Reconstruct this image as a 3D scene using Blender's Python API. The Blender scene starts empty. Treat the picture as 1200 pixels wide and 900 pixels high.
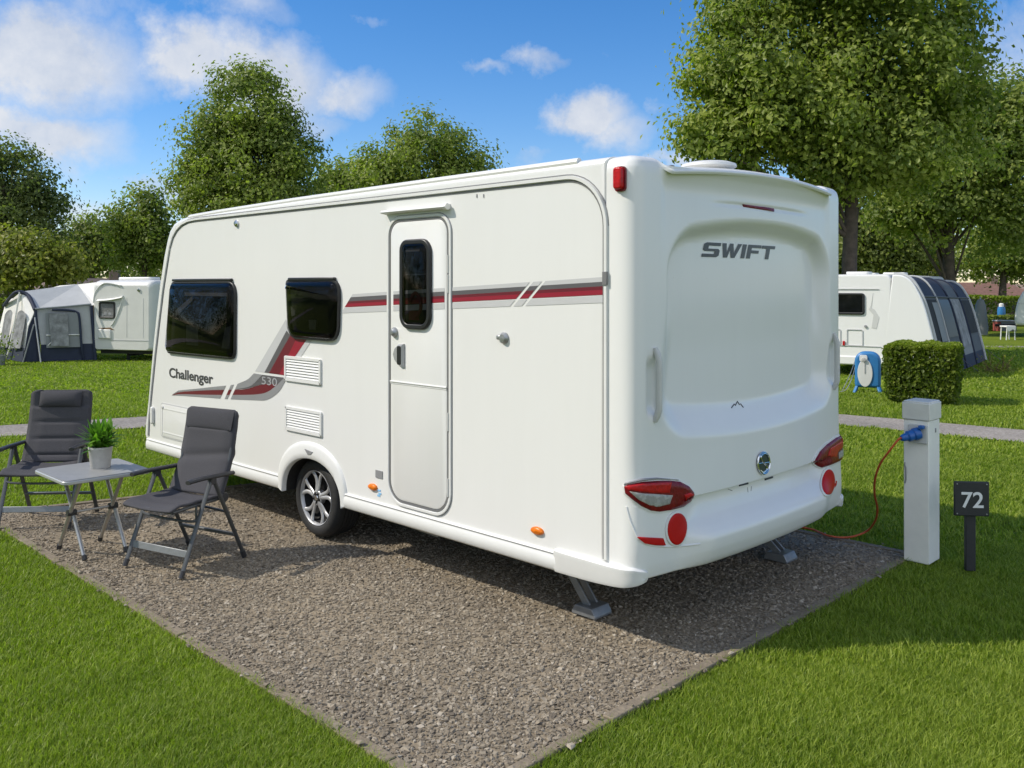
import bpy, bmesh, math, random
import numpy as np
from mathutils import Vector, Matrix
from mathutils.bvhtree import BVHTree
R = math.radians
sc = bpy.context.scene
COL = sc.collection
# ------------------------------------------------------------------ camera facts
F, YH, H = 1060.0, 335.0, 1.847
UX, UY = -.7104, .7038            # caravan forward direction on the ground
VX, VY = .7038, .7104             # caravan across direction (door side -> far side)
OX, OY = 113 / F * 4.64, 4.64     # near rear corner of the caravan on the ground
CAR_ROT = math.atan2(-UY, -UX)

def ray(px, py): return ((px - 600) / F, 1.0, (YH - py) / F)
def at(px, Y): return (px - 600) / F * Y
def gp(px, py, z=0.0):
    r = ray(px, py); t = (z - H) / r[2]
    return (r[0] * t, t)
def side(px, py, y=0.0):
    r = ray(px, py)
    t = (y + OX * VX + OY * VY) / (r[0] * VX + r[1] * VY)
    return (-((t * r[0] - OX) * UX + (t - OY) * UY), H + t * r[2])
def w2l(x, y): return (-((x - OX) * UX + (y - OY) * UY), (x - OX) * VX + (y - OY) * VY)
def l2w(x, y): return (OX - x * UX + y * VX, OY - x * UY + y * VY)

def sstep(a, b, x):
    t = np.clip((np.asarray(x, dtype=float) - a) / (b - a), 0, 1)
    return t * t * (3 - 2 * t)
def zg(x, y):
    return -sstep(13, 26, y) * (.27 - .15 * np.clip(np.asarray(x) / 12., -1, 1))
def zgf(x, y): return float(zg(x, y))

# ------------------------------------------------------------------ materials
def nt(name):
    m = bpy.data.materials.new(name); m.use_nodes = True
    n = m.node_tree
    return m, n, n.nodes['Principled BSDF']
def mix_rgb(n, fac, a, b, blend='MIX'):
    k = n.nodes.new('ShaderNodeMix'); k.data_type = 'RGBA'; k.blend_type = blend
    for s, v in ((0, fac), (6, a), (7, b)):
        if hasattr(v, 'is_output'): n.links.new(v, k.inputs[s])
        elif s == 0: k.inputs[0].default_value = v
        else: k.inputs[s].default_value = (*v[:3], 1)
    return k.outputs[2]
def noise(n, scale, detail=4, rough=.6, coord='Object', vec=None):
    t = n.nodes.new('ShaderNodeTexNoise'); t.inputs['Scale'].default_value = scale
    t.inputs['Detail'].default_value = detail; t.inputs['Roughness'].default_value = rough
    if vec is None:
        c = n.nodes.new('ShaderNodeTexCoord'); vec = c.outputs[coord]
    n.links.new(vec, t.inputs['Vector'])
    return t
def ramp(n, src, pts):
    r = n.nodes.new('ShaderNodeValToRGB'); n.links.new(src, r.inputs[0])
    e = r.color_ramp.elements
    while len(e) < len(pts): e.new(.5)
    for i, (p, c) in enumerate(pts):
        e[i].position = p; e[i].color = (*c, 1) if len(c) == 3 else c
    return r.outputs[0]
def bump(n, p, h, strength, dist=.01):
    b = n.nodes.new('ShaderNodeBump'); b.inputs['Strength'].default_value = strength
    b.inputs['Distance'].default_value = dist
    n.links.new(h, b.inputs['Height']); n.links.new(b.outputs[0], p.inputs['Normal'])
def mat(name, col, rough=.5, metal=0., var=.08, vscale=6., bumps=0., bscale=60., coat=0., spec=.5):
    m, n, p = nt(name)
    p.inputs['Roughness'].default_value = rough; p.inputs['Metallic'].default_value = metal
    p.inputs['Specular IOR Level'].default_value = spec
    if coat: p.inputs['Coat Weight'].default_value = coat; p.inputs['Coat Roughness'].default_value = .08
    t = noise(n, vscale)
    a = tuple(c * (1 - var) for c in col); b = tuple(min(1, c * (1 + var)) for c in col)
    n.links.new(ramp(n, t.outputs[0], [(.3, a), (.7, b)]), p.inputs['Base Color'])
    if bumps:
        t2 = noise(n, bscale); bump(n, p, t2.outputs[0], bumps)
    return m
M = {}
def white_mat(name, col, rough, streak):
    m, n, p = nt(name)
    p.inputs['Roughness'].default_value = rough
    p.inputs['Coat Weight'].default_value = .25; p.inputs['Coat Roughness'].default_value = .12
    c = n.nodes.new('ShaderNodeTexCoord'); mp = n.nodes.new('ShaderNodeMapping')
    mp.inputs['Scale'].default_value = (7, 7, .7); n.links.new(c.outputs['Object'], mp.inputs[0])
    t = noise(n, 1.0, 5, .62, vec=mp.outputs[0])
    st = ramp(n, t.outputs[0], [(.35, tuple(x * (1 - streak) for x in col)), (.62, col)])
    t2 = noise(n, 34, 6, .7)
    sp = ramp(n, t2.outputs[0], [(.66, (1, 1, 1)), (.76, (.93, .92, .88))])
    n.links.new(mix_rgb(n, 1.0, st, sp, 'MULTIPLY'), p.inputs['Base Color'])
    t3 = noise(n, 2.2, 2, .5); bump(n, p, t3.outputs[0], .06, .02)
    return m
M['white'] = white_mat('white_gelcoat', (.715, .712, .69), .3, .014)
M['abs'] = white_mat('white_moulding', (.74, .738, .718), .34, .015)
M['white2'] = mat('white_plastic', (.67, .67, .645), .4, var=.03)
M['cream'] = mat('cream_caravan', (.62, .62, .59), .4, var=.04, vscale=2)
M['alu'] = mat('aluminium', (.55, .56, .57), .38, .9, .06, 30)
M['galv'] = mat('galvanised_steel', (.36, .37, .37), .45, .8, .18, 25, .1, 80)
M['chrome'] = mat('chrome', (.62, .63, .63), .16, 1., .02)
M['seal'] = mat('grey_seal', (.15, .15, .15), .6, 0, .1)
M['black'] = mat('black_plastic', (.014, .014, .015), .42, 0, .15, 20)
M['dark'] = mat('dark_chassis', (.02, .02, .02), .7, .2, .3, 20, .2, 40)
M['rubber'] = mat('tyre_rubber', (.017, .017, .017), .72, 0, .3, 30, .25, 120)
M['alloy'] = mat('alloy_silver', (.40, .40, .405), .34, .35, .05, 20)
M['alloyd'] = mat('alloy_black', (.008, .008, .009), .6, 0, .1, spec=.2)
M['gr_l'] = mat('decal_light_grey', (.50, .50, .50), .4, 0, .02)
M['gr_m'] = mat('decal_grey', (.24, .24, .245), .4, 0, .03)
M['gr_d'] = mat('decal_dark_grey', (.10, .095, .10), .4, 0, .03)
M['rd_d'] = mat('decal_wine_red', (.13, .012, .022), .35, 0, .04)
M['rd'] = mat('decal_red', (.26, .012, .03), .35, 0, .04)
M['txt'] = mat('lettering_charcoal', (.055, .055, .06), .35, 0, .05)
M['txtw'] = mat('lettering_white', (.75, .75, .74), .4, 0, .03)
M['txtg'] = mat('lettering_grey', (.34, .34, .35), .4, 0, .03)
M['blue_ink'] = mat('blue_sticker', (.25, .5, .75), .4, 0, .1, 200)
M['fabric'] = mat('charcoal_padded_fabric', (.064, .063, .070), .85, 0, .12, 160, .3, 700, spec=.25)
M['fabric_h'] = mat('charcoal_fabric_head', (.053, .0525, .059), .85, 0, .12, 160, .3, 700, spec=.25)
M['frame'] = mat('gunmetal_tube', (.10, .105, .11), .42, .6, .1, 30)
M['bar'] = mat('dull_grey_bar', (.23, .24, .25), .45, .5, .1, 30)
M['armr'] = mat('armrest_black', (.028, .028, .03), .5, 0, .1, 50)
M['table'] = mat('laminate_grey', (.26, .262, .26), .42, 0, .07, 14, .05, 200)
M['tedge'] = mat('table_edge', (.42, .43, .43), .35, .3, .03)
M['tube'] = mat('table_leg_silver', (.42, .42, .41), .38, .75, .08, 40)
M['pot'] = mat('pot_grey_cement', (.45, .44, .42), .8, 0, .09, 25, .2, 90)
M['soil'] = mat('soil', (.03, .022, .015), .95, 0, .3, 60, .5, 80)
M['post'] = mat('post_painted_beige', (.80, .78, .72), .55, 0, .05, 7, .08, 90)
M['postd'] = mat('post_lid', (.66, .645, .59), .55, 0, .05, 12, .1, 90)
M['sock'] = mat('socket_grey', (.52, .52, .50), .45, 0, .03)
M['blue'] = mat('blue_plug_plastic', (.012, .10, .36), .35, 0, .06, 20)
M['orange'] = mat('orange_cable', (.50, .085, .02), .45, 0, .08, 20)
M['sign'] = mat('sign_anthracite', (.022, .023, .025), .55, 0, .12, 15, .1, 60)
M['kerb'] = None
M['blue2'] = mat('blue_tank', (.03, .17, .40), .4, 0, .06, 8)
M['navy'] = mat('navy_canvas', (.020, .028, .055), .8, 0, .12, 6, .1, 40)
M['slate'] = mat('slate_canvas', (.085, .095, .105), .75, 0, .12, 4, .1, 30)
M['greyc'] = mat('pale_grey_canvas', (.42, .43, .43), .8, 0, .07, 3, .2, 6)
M['greym'] = mat('mid_grey_canvas', (.22, .235, .24), .8, 0, .07, 3, .2, 6)
M['whitec'] = mat('white_canvas', (.75, .74, .70), .75, 0, .05, 3, .2, 6)
M['curt'] = mat('net_curtain', (.22, .225, .23), .8, 0, .45, 5, .5, 12)
M['bark'] = mat('bark', (.075, .058, .043), .9, 0, .35, 7, .7, 18)
M['tile'] = mat('roof_tile_red', (.19, .105, .08), .85, 0, .2, 5, .4, 12)
M['tile_d'] = mat('roof_tile_brown', (.085, .065, .06), .85, 0, .2, 5, .4, 12)
M['brick'] = mat('house_brick', (.26, .19, .15), .85, 0, .2, 9, .3, 12)
M['badge'] = mat('badge_dark_green', (.03, .05, .045), .35, .2, .1)
M['greybox'] = mat('grey_crate', (.20, .21, .21), .6, 0, .1)
M['redbox'] = mat('red_board', (.32, .07, .05), .6, 0, .1)
M['twig'] = mat('dry_twig', (.16, .10, .05), .9, 0, .3, 20)

def lens(name, col, rough=.30):
    m, n, p = nt(name)
    p.inputs['Roughness'].default_value = rough
    p.inputs['Coat Weight'].default_value = 0.; p.inputs['Specular IOR Level'].default_value = .3
    c = n.nodes.new('ShaderNodeTexCoord')
    v = n.nodes.new('ShaderNodeTexVoronoi'); v.inputs['Scale'].default_value = 60
    n.links.new(c.outputs['Object'], v.inputs['Vector'])
    n.links.new(ramp(n, v.outputs['Color'], [(0., tuple(x * .72 for x in col)), (1., tuple(min(1, x * 1.2) for x in col))]), p.inputs['Base Color'])
    bump(n, p, v.outputs['Distance'], .25, .004)
    return m
M['lens_r'] = lens('red_lens', (.42, .010, .012))
M['lens_d'] = lens('dark_red_lens', (.16, .006, .01))
M['lens_c'] = lens('clear_lens', (.33, .33, .30))
M['lens_a'] = lens('amber_lens', (.70, .17, .01))
M['reflector'] = mat('red_reflector', (.44, .006, .006), .45, 0, .06, 90, .10, 300, spec=.2)

def glass(name, tint, alpha):
    m, n, p = nt(name)
    n.nodes.remove(p)
    g = n.nodes.new('ShaderNodeBsdfGlossy'); g.inputs['Roughness'].default_value = .03
    t = n.nodes.new('ShaderNodeBsdfTransparent'); t.inputs['Color'].default_value = (*tint, 1)
    fr = n.nodes.new('ShaderNodeFresnel'); fr.inputs['IOR'].default_value = 1.29
    tt = noise(n, 3.0, 2, .5)
    b = n.nodes.new('ShaderNodeBump'); b.inputs['Strength'].default_value = .06; b.inputs['Distance'].default_value = .02
    n.links.new(tt.outputs[0], b.inputs['Height'])
    n.links.new(b.outputs[0], g.inputs['Normal']); n.links.new(b.outputs[0], fr.inputs['Normal'])
    mx = n.nodes.new('ShaderNodeMixShader')
    n.links.new(fr.outputs[0], mx.inputs[0]); n.links.new(t.outputs[0], mx.inputs[1]); n.links.new(g.outputs[0], mx.inputs[2])
    n.links.new(mx.outputs[0], n.nodes['Material Output'].inputs[0])
    return m
M['glass'] = glass('smoked_acrylic', (.40, .40, .41), .3)
M['pvc'] = glass('clear_pvc', (.62, .64, .66), .3)
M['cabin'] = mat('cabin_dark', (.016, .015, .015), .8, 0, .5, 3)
M['curtain'] = mat('cabin_curtain', (.17, .165, .16), .9, 0, .35, 5)
M['curtain_r'] = mat('cabin_red_mug', (.20, .03, .05), .8, 0, .3, 8)

def leaf_mat(name, lo, hi, trans=.45):
    m, n, p = nt(name)
    a = n.nodes.new('ShaderNodeAttribute'); a.attribute_name = 'tint'
    col = ramp(n, a.outputs['Fac'], [(0., lo), (1., hi)])
    n.links.new(col, p.inputs['Base Color']); p.inputs['Roughness'].default_value = .5
    p.inputs['Specular IOR Level'].default_value = .35
    tr = n.nodes.new('ShaderNodeBsdfTranslucent')
    n.links.new(mix_rgb(n, 1., col, (1.08, 1.38, .5), 'MULTIPLY'), tr.inputs[0])
    mx = n.nodes.new('ShaderNodeMixShader'); mx.inputs[0].default_value = trans
    n.links.new(p.outputs[0], mx.inputs[1]); n.links.new(tr.outputs[0], mx.inputs[2])
    n.links.new(mx.outputs[0], n.nodes['Material Output'].inputs[0])
    return m
M['leaf_big'] = leaf_mat('leaves_maple', (.135, .182, .032), (.335, .375, .068))
M['leaf_mid'] = leaf_mat('leaves_mid', (.135, .180, .038), (.325, .365, .075))
M['leaf_dark'] = leaf_mat('leaves_dark', (.105, .138, .046), (.23, .26, .075))
M['leaf_yel'] = leaf_mat('leaves_yellowing', (.145, .175, .028), (.34, .33, .06))
M['leaf_far'] = leaf_mat('leaves_far', (.11, .145, .040), (.28, .30, .065))
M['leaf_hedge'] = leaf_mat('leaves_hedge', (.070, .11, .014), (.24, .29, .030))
M['leaf_pot'] = leaf_mat('leaves_potplant', (.05, .15, .015), (.19, .36, .04))
M['grass'] = leaf_mat('grass_blades', (.145, .212, .020), (.375, .435, .060), .45)

# ------------------------------------------------------------------ mesh helpers
class MB:
    def __init__(s): s.v = []; s.f = []; s.m = []; s.cur = 0
    def add(s, vs, fs):
        o = len(s.v); s.v.extend([tuple(p) for p in vs]); s.f.extend([tuple(i + o for i in f) for f in fs]); s.m.extend([s.cur] * len(fs)); return s
    def box(s, c, d, rot=None):
        vs = []
        for z in (-.5, .5):
            for y in (-.5, .5):
                for x in (-.5, .5):
                    p = Vector((x * d[0], y * d[1], z * d[2]))
                    if rot is not None: p = rot @ p
                    vs.append((c[0] + p.x, c[1] + p.y, c[2] + p.z))
        return s.add(vs, [(0, 2, 3, 1), (4, 5, 7, 6), (0, 1, 5, 4), (2, 6, 7, 3), (0, 4, 6, 2), (1, 3, 7, 5)])
    def tube(s, path, r, n=10, cap=True, flat=None, up0=None):
        P = [Vector(p) for p in path]; rs = r if isinstance(r, (list, tuple)) else [r] * len(P)
        rings = []; up = Vector(up0) if up0 else None
        for i, p in enumerate(P):
            d = (P[min(i + 1, len(P) - 1)] - P[max(i - 1, 0)]).normalized()
            if up is None:
                up = Vector((0, 0, 1)) if abs(d.z) < .9 else Vector((0, 1, 0))
            a = d.cross(up).normalized(); b = a.cross(d).normalized(); up = b
            ring = []
            for k in range(n):
                t = 2 * math.pi * k / n
                fa, fb = (1, 1) if flat is None else flat
                ring.append(p + (a * math.cos(t) * fa + b * math.sin(t) * fb) * rs[i])
            rings.append(ring)
        vs = [q for g in rings for q in g]; fs = []
        for i in range(len(P) - 1):
            for k in range(n):
                k2 = (k + 1) % n
                fs.append((i * n + k, i * n + k2, (i + 1) * n + k2, (i + 1) * n + k))
        if cap:
            fs.append(tuple(reversed(range(n)))); fs.append(tuple((len(P) - 1) * n + k for k in range(n)))
        return s.add(vs, fs)
    def bar(s, a, b, w, h, up=(0, 0, 1)):
        a = Vector(a); b = Vector(b); d = (b - a); L = d.length; d.normalize(); u = Vector(up)
        if abs(d.dot(u)) > .98: u = Vector((0, 1, 0))
        x = d.cross(u).normalized(); y = x.cross(d).normalized()
        m = Matrix((x, y, d)).transposed()
        return s.box((a + b) / 2, (w, h, L), m)
    def prism(s, poly, axis, a, b):      # polygon of two coordinates extruded on the third axis
        def pt(p, t):
            return {'y': (p[0], t, p[1]), 'x': (t, p[0], p[1]), 'z': (p[0], p[1], t)}[axis]
        n = len(poly)
        vs = [pt(p, a) for p in poly] + [pt(p, b) for p in poly]
        fs = [tuple(range(n)), tuple(reversed(range(n, 2 * n)))]
        for i in range(n):
            j = (i + 1) % n; fs.append((i, i + n, j + n, j))
        return s.add(vs, fs)
    def lathe(s, prof, c, axis=(0, 0, 1), n=32, cap=True):   # prof: (radius, along)
        ax = Vector(axis).normalized(); t = Vector((0, 0, 1)) if abs(ax.z) < .9 else Vector((1, 0, 0))
        a = ax.cross(t).normalized(); b = ax.cross(a)
        vs = []; fs = []
        for (r, h) in prof:
            for k in range(n):
                th = 2 * math.pi * k / n
                vs.append(Vector(c) + ax * h + (a * math.cos(th) + b * math.sin(th)) * r)
        for i in range(len(prof) - 1):
            for k in range(n):
                k2 = (k + 1) % n
                fs.append((i * n + k, i * n + k2, (i + 1) * n + k2, (i + 1) * n + k))
        if cap and prof[0][0] > 1e-6: fs.append(tuple(reversed(range(n))))
        if cap and prof[-1][0] > 1e-6: fs.append(tuple((len(prof) - 1) * n + k for k in range(n)))
        return s.add(vs, fs)
    def grid(s, P):                     # P[i][j] points
        ni, nj = len(P), len(P[0]); vs = [p for r in P for p in r]; fs = []
        for i in range(ni - 1):
            for j in range(nj - 1):
                fs.append((i * nj + j, i * nj + j + 1, (i + 1) * nj + j + 1, (i + 1) * nj + j))
        return s.add(vs, fs)
    def build(s, name, m, parent=None, off=(0, 0, 0), bev=0., seg=2, smooth=35, fix=True):
        me = bpy.data.meshes.new(name)
        me.from_pydata([(x - off[0], y - off[1], z - off[2]) for x, y, z in s.v], [], s.f)
        ms = m if isinstance(m, (list, tuple)) else [m]
        for k in ms: me.materials.append(k)
        me.polygons.foreach_set('material_index', s.m)
        if fix:
            bm = bmesh.new(); bm.from_mesh(me); bmesh.ops.recalc_face_normals(bm, faces=bm.faces); bm.to_mesh(me); bm.free()
        o = bpy.data.objects.new(name, me); COL.objects.link(o)
        if smooth:
            me.polygons.foreach_set('use_smooth', [True] * len(me.polygons)); me.set_sharp_from_angle(angle=R(smooth))
        if bev:
            b = o.modifiers.new('bevel', 'BEVEL'); b.width = bev; b.segments = seg; b.limit_method = 'ANGLE'; b.angle_limit = R(30)
        if parent: o.parent = parent
        return o
def tag(o, label=None, cat=None, group=None, kind=None):
    if label: o['label'] = label
    if cat: o['category'] = cat
    if group: o['group'] = group
    if kind: o['kind'] = kind
    return o
def empty(name, loc, rz=0., label=None, cat=None, group=None):
    o = bpy.data.objects.new(name, None); COL.objects.link(o)
    o.location = loc; o.rotation_euler = (0, 0, rz); o.empty_display_size = .2
    return tag(o, label, cat, group)
def rrect(x0, x1, z0, z1, r, n=6):
    if not isinstance(r, (list, tuple)): r = [r] * 4
    out = []
    for (cx, cz, a, rr) in ((x1 - r[0], z1 - r[0], 0, r[0]), (x0 + r[1], z1 - r[1], 90, r[1]), (x0 + r[2], z0 + r[2], 180, r[2]), (x1 - r[3], z0 + r[3], 270, r[3])):
        for k in range(n + 1):
            t = R(a + 90 * k / n); out.append((cx + rr * math.cos(t), cz + rr * math.sin(t)))
    return out
def inset(poly, d):
    n = len(poly); out = []
    A = sum(poly[i][0] * poly[(i + 1) % n][1] - poly[(i + 1) % n][0] * poly[i][1] for i in range(n))
    sg = 1 if A > 0 else -1
    for i in range(n):
        a = Vector(poly[i - 1]); b = Vector(poly[i]); c = Vector(poly[(i + 1) % n])
        e1 = (b - a); e2 = (c - b)
        if e1.length < 1e-9: e1 = e2
        if e2.length < 1e-9: e2 = e1
        e1.normalize(); e2.normalize()
        n1 = Vector((-e1.y, e1.x)) * sg; n2 = Vector((-e2.y, e2.x)) * sg
        m = n1 + n2
        m = n1 if m.length < 1e-6 else m.normalized()
        k = max(.45, m.dot(n1)); out.append((b.x + m.x * d / k, b.y + m.y * d / k))
    return out
def dome(mb, poly, y0, layers):          # stacked insets on a side plane: layers of (inset, y)
    rings = [[(p[0], y, p[1]) for p in inset(poly, d)] if d else [(p[0], y, p[1]) for p in poly] for d, y in layers]
    n = len(poly); vs = [p for r in rings for p in r]; fs = []
    for i in range(len(rings) - 1):
        for k in range(n):
            k2 = (k + 1) % n; fs.append((i * n + k, i * n + k2, (i + 1) * n + k2, (i + 1) * n + k))
    fs.append(tuple((len(rings) - 1) * n + k for k in range(n)))
    return mb.add(vs, fs)
def ring_strip(mb, poly, d0, d1, y0, y1):  # flat frame between two insets, with thickness
    a = inset(poly, d0) if d0 else poly; b = inset(poly, d1); n = len(poly)
    vs = [(p[0], y1, p[1]) for p in a] + [(p[0], y1, p[1]) for p in b] + [(p[0], y0, p[1]) for p in a] + [(p[0], y0, p[1]) for p in b]
    fs = []
    for k in range(n):
        j = (k + 1) % n
        fs += [(k, j, n + j, n + k), (k, 2 * n + k, 2 * n + j, j), (n + k, n + j, 3 * n + j, 3 * n + k)]
    return mb.add(vs, fs)
def np_mesh(name, V, Fc, m, tint=None, parent=None, smooth=False):
    """V (n,3); Fc (m,k) same-size faces"""
    me = bpy.data.meshes.new(name); nv = len(V); nf, k = Fc.shape
    me.vertices.add(nv); me.vertices.foreach_set('co', np.ascontiguousarray(V, dtype=np.float32).ravel())
    me.loops.add(nf * k); me.loops.foreach_set('vertex_index', np.ascontiguousarray(Fc, dtype=np.int32).ravel())
    me.polygons.add(nf); me.polygons.foreach_set('loop_start', np.arange(0, nf * k, k, dtype=np.int32))
    me.update(calc_edges=True)
    if tint is not None:
        a = me.attributes.new('tint', 'FLOAT', 'POINT'); a.data.foreach_set('value', np.ascontiguousarray(tint, dtype=np.float32))
    me.polygons.foreach_set('use_smooth', np.full(nf, smooth, dtype=bool))
    me.materials.append(m); me.validate()
    o = bpy.data.objects.new(name, me); COL.objects.link(o)
    if parent: o.parent = parent
    return o
def text(name, s, m, size, parent, bold=0., shear=0., sx=1., ext=.001, loc=(0, 0, 0), rot=(R(90), 0, 0), align='LEFT', space=1.):
    c = bpy.data.curves.new(name, 'FONT'); c.body = s; c.size = size; c.offset = bold; c.shear = shear; c.extrude = ext
    c.align_x = align; c.space_character = space
    c.materials.append(m)
    o = bpy.data.objects.new(name, c); COL.objects.link(o)
    dg = bpy.context.evaluated_depsgraph_get(); me = bpy.data.meshes.new_from_object(o.evaluated_get(dg))
    bpy.data.objects.remove(o); me.materials.clear(); me.materials.append(m)
    o = bpy.data.objects.new(name, me); COL.objects.link(o)
    o.location = loc; o.rotation_euler = rot; o.scale = (sx, 1, 1)
    if parent: o.parent = parent
    return o

# ------------------------------------------------------------------ the caravan
CC = (-2.7, 1.15, 0.)                      # its centre in its own (rear-corner) frame
cw = l2w(CC[0], CC[1])
CAR = empty('touring_caravan', (cw[0], cw[1], 0), CAR_ROT,
            'large white caravan with red and grey side stripe parked on the gravel pitch', 'caravan', 'touring caravans on the site')
def part(mb, name, m, parent=None, **k): return mb.build(name, m, parent or CAR, CC, **k)
W = 2.345
# side outline (x along, z up), front is -x
WX, WZ = -2.785, .29
def arch_pts(cx, a, top, zb, n=18):
    return [(cx + a * math.cos(t), zb + (top - zb) * max(0, math.sin(t)) ** .85) for t in [math.pi * k / n for k in range(n + 1)]]
bot = [(0, .34)] + arch_pts(-2.73, .385, .60, .34) + [(-5.40, .34)]
front = [(-5.58, .37), (-5.625, .43), (-5.61, .55), (-5.556, .76), (-5.50, 1.04), (-5.44, 1.33), (-5.372, 1.61), (-5.297, 1.886), (-5.21, 2.13), (-5.14, 2.28), (-5.085, 2.36), (-5.01, 2.415), (-4.90, 2.446), (-4.75, 2.463)]
roof = [(-4.2, 2.475), (-3.0, 2.495), (-1.5, 2.508), (0, 2.515)]
prof = bot + front + roof
def rounded_extrude(mb, prof, y0, y1, r, n=6):
    secs = []
    for k in range(n + 1):
        t = math.pi / 2 * k / n; secs.append((r * (1 - math.sin(t)), y0 + r * (1 - math.cos(t))))
    for k in range(n + 1):
        t = math.pi / 2 * (n - k) / n; secs.append((r * (1 - math.sin(t)), y1 - r * (1 - math.cos(t))))
    rings = []
    for d, y in secs:
        q = inset(prof, d) if d > 1e-6 else prof
        q = [(min(p[0], 0.0) if prof[i][0] > -.001 else p[0], (prof[i][1] if prof[i][0] > -.001 and prof[i][1] < 1 else p[1])) for i, p in enumerate(q)]
        rings.append([(p[0], y, p[1]) for p in q])
    m = len(prof); vs = [p for g in rings for p in g]; fs = []
    for i in range(len(rings) - 1):
        for k in range(m):
            k2 = (k + 1) % m; fs.append((i * m + k, i * m + k2, (i + 1) * m + k2, (i + 1) * m + k))
    fs.append(tuple(range(m))); fs.append(tuple((len(rings) - 1) * m + k for k in reversed(range(m))))
    return mb.add(vs, fs)
mb = MB(); rounded_extrude(mb, prof, 0, W, .05, 10)
body = part(mb, 'body', M['white'], smooth=30)
for p_ in body.data.polygons:
    if len(p_.vertices) > 8: p_.use_smooth = False

# --- rear moulding: plan curve (s along it) x profile (q), blended between corner pods and centre
def smooth_poly(P, k=9, it=2):
    P = np.array(P)
    for _ in range(it):
        Q = P.copy()
        for i in range(1, len(P) - 1):
            a = max(0, i - k); b = min(len(P), i + k + 1); h = min(i - a, b - 1 - i); Q[i] = P[i - h:i + h + 1].mean(0)
        P = Q
    return P
pl = [(x, -.0015) for x in np.linspace(-.012, .085, 14)]
pl += [(.085 + .085 * math.sin(t), .085 - .085 * math.cos(t)) for t in np.linspace(0, math.pi / 2, 20)[1:]]
half_ = list(pl)
yy = np.linspace(.085, W - .085, 300)[1:-1]
pl += [(.17 + .075 * (1 - abs((y - W / 2) / (W / 2 - .085)) ** 2.2), y) for y in yy]
pl += [(p[0], W - p[1]) for p in reversed(half_)]
pl = smooth_poly(pl, 3, 3)
sl = np.concatenate([[0], np.cumsum(np.hypot(*np.diff(pl, axis=0).T))]); SL = sl[-1]
NS = 300
ss = np.unique(np.concatenate([np.linspace(0, .32, 50), np.linspace(.32, SL - .32, 190), np.linspace(SL - .32, SL, 50)]))
px_ = np.interp(ss, sl, pl[:, 0]); py_ = np.interp(ss, sl, pl[:, 1])
tx = np.gradient(px_, ss); ty = np.gradient(py_, ss); tl = np.hypot(tx, ty); nx, ny = ty / tl, -tx / tl
# the centre profile and the pod profile, same node count: (outward, height)
CEN = [(-.26, 2.518), (-.12, 2.516), (.0, 2.505), (.036, 2.492), (.046, 2.478), (.037, 2.463), (.012, 2.430), (-.006, 2.385), (-.012, 2.34), (-.010, 2.25), (-.006, 2.0), (-.004, 1.5), (-.002, 1.2), (.0, 1.0), (.008, .85), (.014, .745), (.010, .733), (-.030, .726), (-.044, .712), (-.036, .66), (-.012, .605), (.040, .560), (.070, .530), (.080, .50), (.074, .445), (.052, .388), (.018, .356), (-.08, .348)]
POD = [(-.26, 2.519), (-.12, 2.517), (-.07, 2.515), (-.035, 2.504), (-.014, 2.485), (-.003, 2.455), (.0, 2.425), (.0, 2.385), (.0, 2.34), (.0, 2.25), (.0, 2.0), (.0, 1.5), (.0, 1.2), (.0, 1.0), (.004, .85), (.008, .745), (.009, .733), (.009, .726), (.010, .712), (.013, .66), (.016, .605), (.018, .560), (.019, .530), (.019, .49), (.016, .43), (.008, .385), (-.004, .36), (-.06, .352)]
def resample(P, n):
    P = np.array(P); d = np.arange(len(P)); q = np.linspace(0, len(P) - 1, n)
    # smooth (catmull-rom) in node space
    out = []
    for t in q:
        i = min(int(t), len(P) - 2); f = t - i
        p0, p1, p2, p3 = P[max(i - 1, 0)], P[i], P[i + 1], P[min(i + 2, len(P) - 1)]
        m1 = (p2 - p0) / 2 * .8; m2 = (p3 - p1) / 2 * .8
        # limit overshoot
        h = (2 * f**3 - 3 * f**2 + 1) * p1 + (f**3 - 2 * f**2 + f) * m1 + (-2 * f**3 + 3 * f**2) * p2 + (f**3 - f**2) * m2
        h[1] = min(max(h[1], min(p1[1], p2[1])), max(p1[1], p2[1]))
        out.append(h)
    return np.array(out)
NQ = 27 * 12 + 1
cen = resample(CEN, NQ); pod = resample(POD, NQ)
Yn = (py_ - W / 2)                                  # metres from the middle
mS_top = np.where(Yn < 0, 1 - sstep(.925, .985, -Yn), 1 - sstep(.82, .93, Yn))            # spoiler mask
mS_low = 1 - sstep(.62, .90, np.abs(Yn))            # bumper / plate mask
zq = pod[:, 1]
wq = sstep(1.6, 1.0, zq)                            # 0 = top mask, 1 = low mask
Xs = np.zeros((NQ, len(ss), 3))
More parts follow.
